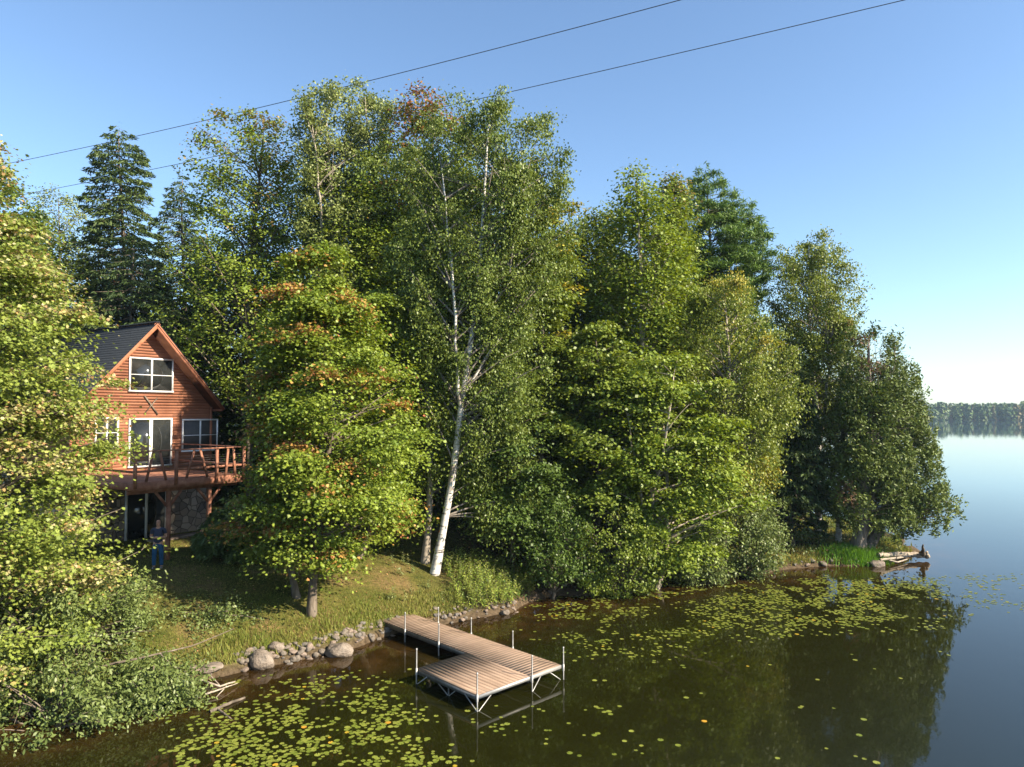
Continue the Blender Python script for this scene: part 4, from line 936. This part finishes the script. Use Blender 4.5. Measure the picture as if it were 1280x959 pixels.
    # windows
    def window(xa, za, xb, zb, cols, rows, name='window', mull=.035, sash=None, pane='glass'):
        fr = MB(); f = .07
        fr.box(xa, xb, -.07, -.028, zb - f, zb); fr.box(xa - .02, xb + .02, -.085, -.028, za, za + f); fr.box(xa, xa + f, -.07, -.028, za + f, zb - f); fr.box(xb - f, xb, -.07, -.028, za + f, zb - f)
        wn = fr.build(name, M['white'], root)
        mu = MB()
        for k in range(1, cols):
            xm = xa + (xb - xa) * k / cols; mu.box(xm - mull, xm + mull, -.066, -.029, za + f, zb - f)
        for k in range(1, rows):
            zm = za + (zb - za) * k / rows; mu.box(xa + f, xb - f, -.060, -.030, zm - .016, zm + .016)
        if cols > 1 or rows > 1: mu.build('muntin', M['white'], wn)
        pn = MB(); pn.box(xa + f * .8, xb - f * .8, -.040, -.0285, za + f * .8, zb - f * .8); pn.build('pane', M[pane], wn)
        return wn
    a = wl(161, 446); b = wl(215.5, 491); window(a[0], b[1], b[0], a[1], 2, 2)
    a = wl(227, 524); b = wl(271, 563); window(a[0], b[1], b[0], a[1], 2, 2, pane='screen')
    a = wl(118, 522); b = wl(147, 560); window(a[0], b[1], b[0], a[1], 2, 2)
    a = wl(160.5, 523); b = wl(213.5, 583); window(a[0], zf, b[0], a[1], 2, 1, 'sliding_door', .07)
    xd = (a[0] + b[0]) / 2 + .12
    # stone basement
    bm = bmesh.new(); prism([(x0 + .05, zg - .6), (x1 - .05, zg - .6), (x1 - .05, zf - .33), (x0 + .05, zf - .33)], .03, dep)
    me = bpy.data.meshes.new('basement_wall'); bm.to_mesh(me); bm.free()
    ms, nt, bb = mat('basement_stone'); L = nt.links.new; tc = N(nt, 'ShaderNodeTexCoord'); vo = N(nt, 'ShaderNodeTexVoronoi', Scale=3.2); L(tc.outputs['Object'], vo.inputs['Vector'])
    v2 = N(nt, 'ShaderNodeTexVoronoi', Scale=3.2, feature='DISTANCE_TO_EDGE'); L(tc.outputs['Object'], v2.inputs['Vector'])
    sv_ = N(nt, 'ShaderNodeSeparateColor'); L(vo.outputs['Color'], sv_.inputs[0]); rs_ = ramp(nt, sv_.outputs[0], [(0, (.12, .10, .085)), (.5, (.26, .2, .15)), (1, (.40, .33, .26))])
    rm_ = ramp(nt, v2.outputs[0], [(.02, (.35, .33, .3)), (.06, (1, 1, 1))]); mm = N(nt, 'ShaderNodeMix', data_type='RGBA', blend_type='MULTIPLY'); mm.inputs[0].default_value = 1
    L(rs_.outputs[0], mm.inputs[6]); L(rm_.outputs[0], mm.inputs[7]); L(mm.outputs[2], bb.inputs['Base Color']); bb.inputs['Roughness'].default_value = .85
    bp = N(nt, 'ShaderNodeBump', Strength=.8, Distance=.05); L(rm_.outputs[0], bp.inputs['Height']); L(bp.outputs[0], bb.inputs['Normal'])
    link('basement_wall', me, ms, root)
    a = wl(157, 606); b = wl(208, 672); zb_ = b[1]; print('basement floor', zb_, G(*(HO[:2])))
    fr = MB(); fr.box(a[0], b[0], -.06, .028, a[1] - .1, a[1]); fr.box(a[0], b[0], -.06, .028, zb_ - .04, zb_ + .05); fr.box(a[0], a[0] + .08, -.06, .028, zb_ + .05, a[1] - .1); fr.box(b[0] - .10, b[0], -.06, .028, zb_ + .05, a[1] - .1)
    dr = fr.build('patio_door', M['white'], root); mu = MB(); xm = wl(182.5, 640)[0]; mu.box(xm - .05, xm + .05, -.05, .025, zb_ + .05, a[1] - .1); mu.build('door_stile', M['white'], dr)
    pn = MB(); pn.box(a[0] + .06, b[0] - .06, -.01, .022, zb_ + .04, a[1] - .08); pn.build('pane', M['glass'], dr)
    # deck
    zd = zf - .14; lx, ly = dl(143, 602, zd); qx, qy = dl(312, 596, zd); print('deck', lx, ly, qx, qy)
    yd = (ly * .5 + qy * .5); xa_, xb_ = lx, qx + .6
    mb = MB(); y = yd + .02
    while y < -.03: mb.box(xa_, xb_, y, min(y + .135, -.029), zd - .035, zd, random.uniform(.8, 1.1)); y += .142
    mb.build('deck_floor', M['rail'], root)
    mb = MB(); mb.box(xa_, xb_, yd - .03, yd + .01, zd - .30, zd + .005); mb.box(xb_ - .03, xb_ + .01, yd + .012, -.03, zd - .28, zd - .037); mb.box(xa_ - .01, xa_ + .03, yd + .012, -.03, zd - .28, zd - .037)
    x = xa_ + .5
    while x < xb_ - .1: mb.box(x, x + .045, yd + .012, -.03, zd - .22, zd - .037); x += .5
    mb.box(xa_ + .05, xb_ - .05, yd + .35, yd + .47, zd - .45, zd - .225); mb.build('deck_frame', M['rail'], root)
    px1 = dl(199, 598, zd)[0]; px2 = dl(285, 597, zd)[0]; gap = px2 - px1; px0 = px1 - gap; 
    posts = sorted(set([xa_ + .06, px0, px1, px2, xb_ - .06, px2 + gap])); posts = [p for p in posts if xa_ <= p <= xb_]
    zt = wl(180, 565, yd)[1]; zt = min(max(zt, zd + .85), zd + 1.1)
    for p in posts:
        mb = MB(); mb.box(p - .05, p + .05, yd - .12, yd - .032, zd - .2, zt); mb.build('railing_post', M['rail'], root)
    rl = MB(); rl.box(xa_, xb_, yd - .13, yd + .02, zt, zt + .045); rl.box(xa_, xb_, yd - .03, yd + .02, zd + .35, zd + .43); rl.build('railing', M['rail'], root)
    for xs_ in (xa_ + .02, xb_ - .06):
        rl = MB(); rl.box(xs_, xs_ + .04, yd + .03, -.05, zt, zt + .045); rl.box(xs_, xs_ + .04, yd + .03, -.05, zd + .35, zd + .43); rl.build('side_railing', M['rail'], root)
    for i in range(len(posts) - 1):
        a_, b_ = posts[i] + .05, posts[i + 1] - .05
        if b_ - a_ < 1: continue
        c_ = (a_ + b_) / 2; w_ = min(1.0, (b_ - a_) / 2)
        mb = MB(); mb.bar((a_ + .35, yd - .08, zd + .02), (c_ - .12, yd - .08, zt - .02), .03, .09); mb.bar((b_ - .35, yd - .08, zd + .02), (c_ + .12, yd - .08, zt - .02), .03, .09); mb.build('railing_brace', M['rail'], root)
    wr = MB()
    for k in range(1, 6): wr.bar((xa_ + .05, yd - .045, zd + .43 + k * .085), (xb_ - .05, yd - .045, zd + .43 + k * .085), .008, .008)
    for k in range(1, 4): wr.bar((xa_ + .05, yd - .045, zd + k * .085), (xb_ - .05, yd - .045, zd + k * .085), .008, .008)
    wr.build('railing_wire', M['metal'], root)
    for p in [q_ for q_ in (px0, px1, px2) if xa_ < q_ < xb_]:
        gp = HO + hx * p + hy * (yd + .41); zz = G(gp[0], gp[1]) - .15
        mb = MB(); mb.box(p - .07, p + .07, yd + .34, yd + .48, zz, zd - .452); sp_o = mb.build('support_post', M['rail'], root)
        mb = MB(); 
        for s in (-1, 1): mb.bar((p + s * .06, yd + .41, zd - 1.0), (p + s * .50, yd + .41, zd - .46), .08, .08, (0, 1, 0))
        mb.build('knee_brace', M['rail'], sp_o)
    # stone step and patio at the basement door
    mb = MB(); mb.box(a[0] - .15, b[0] + .1, -1.25, -.065, zg - .3, zb_ - .05); stp = mb.build('door_step', M['rock_pink'], root)
    # crossed sticks on the gable
    cxs, czs = wl(188, 507); mb = MB(); mb.bar((cxs - .30, -.05, czs + .42), (cxs + .32, -.05, czs - .40), .03, .06); o1 = mb
    mb.bar((cxs + .26, -.085, czs + .34), (cxs - .28, -.085, czs - .34), .03, .035)
    orn = mb.build('wall_ornament', M['bark']); orn.location = (HO[0], HO[1], 0); orn.rotation_euler = (0, 0, rz); props(orn, 'crossed dark sticks fixed on the siding between the gable window and the sliding door', 'wall ornament')
    return zb_
house()

# patio slab beyond the step
def patio():
    p = hit(222, 672); mb = MB(); mb.box(-1.3, 1.3, -.35, .35, -.12, .06); o = mb.build('patio_slab', M['rock_pink']); o.location = p; o.rotation_euler = (0, 0, math.atan2(hx[1], hx[0]))
    props(o, 'reddish brown stone slab on the ground before the basement wall', 'patio slab')
patio()

# ------------------------------------------------------------------ person
def skinned(name, verts, edges, rad, m, parent, sub=2, root_i=0):
    me = bpy.data.meshes.new(name); me.from_pydata(verts, edges, []); o = link(name, me, m, parent)
    md = o.modifiers.new('skin', 'SKIN'); md.use_smooth_shade = True; md.branch_smoothing = .4
    for i, r_ in enumerate(rad):
        me.skin_vertices[0].data[i].radius = r_ if np.ndim(r_) else (r_, r_); me.skin_vertices[0].data[i].use_root = (i == root_i)
    s = o.modifiers.new('sub', 'SUBSURF'); s.levels = sub; s.render_levels = sub; return o
def person():
    p = hit(197, 711); skin = noise_mat('skin', [(.3, (.42, .22, .15)), (.7, (.52, .29, .2))], 4, 3, .5, .05)
    shirt = noise_mat('navy_shirt', [(.3, (.025, .032, .06)), (.7, (.045, .055, .095))], 6, 5, .85, .4, 12); jeans = noise_mat('blue_jeans', [(.3, (.012, .06, .14)), (.7, (.025, .10, .21))], 9, 6, .85, .4, 14)
    hair = noise_mat('brown_hair', [(.3, (.05, .03, .02)), (.7, (.10, .065, .04))], 30, 5, .7, .5, 60); shoe = noise_mat('shoe', [(.3, (.12, .11, .10)), (.7, (.25, .23, .2))], 6, 4, .7, .2)
    root = empty('person', (p[0], p[1], p[2]), 'person in navy shirt and blue jeans standing on the lawn with forearms folded', 'person', rz=math.radians(12))
    V = []; E_ = []; Rr = []
    def v(x, y, z, r_, par=None):
        V.append((x, y, z)); Rr.append(r_); 
        if par is not None: E_.append((par, len(V) - 1))
        return len(V) - 1
    pel = v(0, 0, .93, (.15, .11)); wa = v(0, 0, 1.07, (.15, .11), pel); ch = v(0, .0, 1.27, (.165, .115), wa); nb_ = v(0, .01, 1.42, (.09, .075), ch); nk = v(0, 0, 1.50, .055, nb_)
    j = v(0, -.02, 1.555, .07, nk); h1 = v(0, -.015, 1.62, (.078, .094), j); h2 = v(0, -.005, 1.69, (.075, .088), h1); v(0, 0, 1.735, .05, h2)
    for s in (-1, 1):
        hp = v(s * .10, 0, .87, .10, pel); kn = v(s * .115, -.02, .48, .065, hp); an = v(s * .12, .01, .09, .042, kn); v(s * .125, -.05, .045, .042, an); v(s * .13, -.15, .035, .03, len(V) - 1)
        sh = v(s * .19, .01, 1.385, .062, nb_); el = v(s * .255, .03, 1.12, .047, sh); wr_ = v(s * .06, -.22, 1.13, .031, el); pm = v(s * -.005, -.26, 1.15, (.038, .02), wr_)
        for k, l in enumerate((.065, .075, .07, .055)):
            f1 = v(s * (-.035), -.265 - .012 * k + .018, 1.175 - .018 * k, .0095, pm); v(s * (-.035 - l * .55), -.262 - .01 * k + .02, 1.165 - .018 * k, .0085, f1)
        v(s * .0, -.27, 1.195, .011, pm)
    skinned('body', V, E_, Rr, skin, root)
    # clothing follows the body
    V2 = []; E2 = []; R2 = []
    def c(x, y, z, r_, par=None):
        V2.append((x, y, z)); R2.append(r_)
        if par is not None: E2.append((par, len(V2) - 1))
        return len(V2) - 1
    a = c(0, 0, .86, (.168, .13)); b = c(0, 0, 1.05, (.180, .142), a); d = c(0, 0, 1.27, (.19, .138), b); e = c(0, .01, 1.42, (.105, .09), d)
    for s in (-1, 1): f = c(s * .195, .01, 1.39, .078, e); c(s * .235, .022, 1.22, .068, f)
    skinned('shirt', V2, E2, R2, shirt, root); V2, E2, R2 = [], [], []
    a = c(0, 0, .96, (.155, .115)); a2 = c(0, 0, .88, (.158, .122), a)
    for s in (-1, 1): f = c(s * .105, 0, .80, .105, a2); g = c(s * .118, -.02, .48, .082, f); c(s * .125, .005, .09, .070, g)
    skinned('trousers', V2, E2, R2, jeans, root)
    V2, E2, R2 = [], [], []; a = c(0, .025, 1.66, (.084, .092)); c(0, .02, 1.735, (.072, .08), a); skinned('hair', V2, E2, R2, hair, root)
    for s in (-1, 1):
        V2, E2, R2 = [], [], []; a = c(s * .125, .03, .05, .05); a = c(s * .128, -.06, .045, .05, a); c(s * .132, -.17, .035, .038, a); skinned('shoe', V2, E2, R2, shoe, root)
        mb = MB(); mb.box(s * .032 - .012, s * .032 + .012, -.112, -.10, 1.645, 1.655); mb.build('eye', M['bark'], root)
    mb = MB(); mb.tube([(0, -.10, 1.655), (0, -.128, 1.62), (0, -.105, 1.612)], np.array([.010, .016, .012]), 6); mb.build('nose', skin, root, True)
    mb = MB(); mb.box(-.022, .022, -.112, -.10, 1.583, 1.590); mb.build('mouth', M['rake'], root)
person()


# ------------------------------------------------------------------ light, sky, render settings
SUN_AZ, SUN_EL = math.radians(113), math.radians(33)
w = bpy.data.worlds.new('World'); sc.world = w; w.use_nodes = True; nt = w.node_tree
sky = nt.nodes.new('ShaderNodeTexSky'); sky.sky_type = 'NISHITA'; sky.sun_disc = False; sky.sun_elevation = SUN_EL; sky.sun_rotation = SUN_AZ
sky.altitude = 400; sky.air_density = 1.0; sky.dust_density = .8; sky.ozone_density = 1.4
mxs = nt.nodes.new('ShaderNodeMix'); mxs.data_type = 'RGBA'; mxs.blend_type = 'MULTIPLY'; mxs.inputs[0].default_value = 1; mxs.inputs[7].default_value = (.90, 1.0, 1.06, 1)
nt.links.new(sky.outputs[0], mxs.inputs[6]); nt.links.new(mxs.outputs[2], nt.nodes['Background'].inputs[0]); nt.nodes['Background'].inputs[1].default_value = .086
sd = bpy.data.lights.new('sun', 'SUN'); sd.energy = 5.0; sd.angle = math.radians(.55); sd.color = (1, .87, .68)
so = bpy.data.objects.new('sun', sd); COL.objects.link(so); so.location = (60, 0, 60)
sv = Vector((math.sin(SUN_AZ) * math.cos(SUN_EL), math.cos(SUN_AZ) * math.cos(SUN_EL), math.sin(SUN_EL))); so.rotation_euler = sv.to_track_quat('Z', 'Y').to_euler()
sc.view_settings.view_transform = 'Standard'; sc.view_settings.look = 'None'; sc.view_settings.exposure = 1.5; sc.view_settings.gamma = 1
sc.render.engine = 'CYCLES'; cy = sc.cycles; cy.max_bounces = 5; cy.diffuse_bounces = 2; cy.glossy_bounces = 3; cy.transmission_bounces = 3; cy.transparent_max_bounces = 4
cy.sample_clamp_indirect = 6; cy.use_denoising = True; cy.caustics_reflective = False; cy.caustics_refractive = False
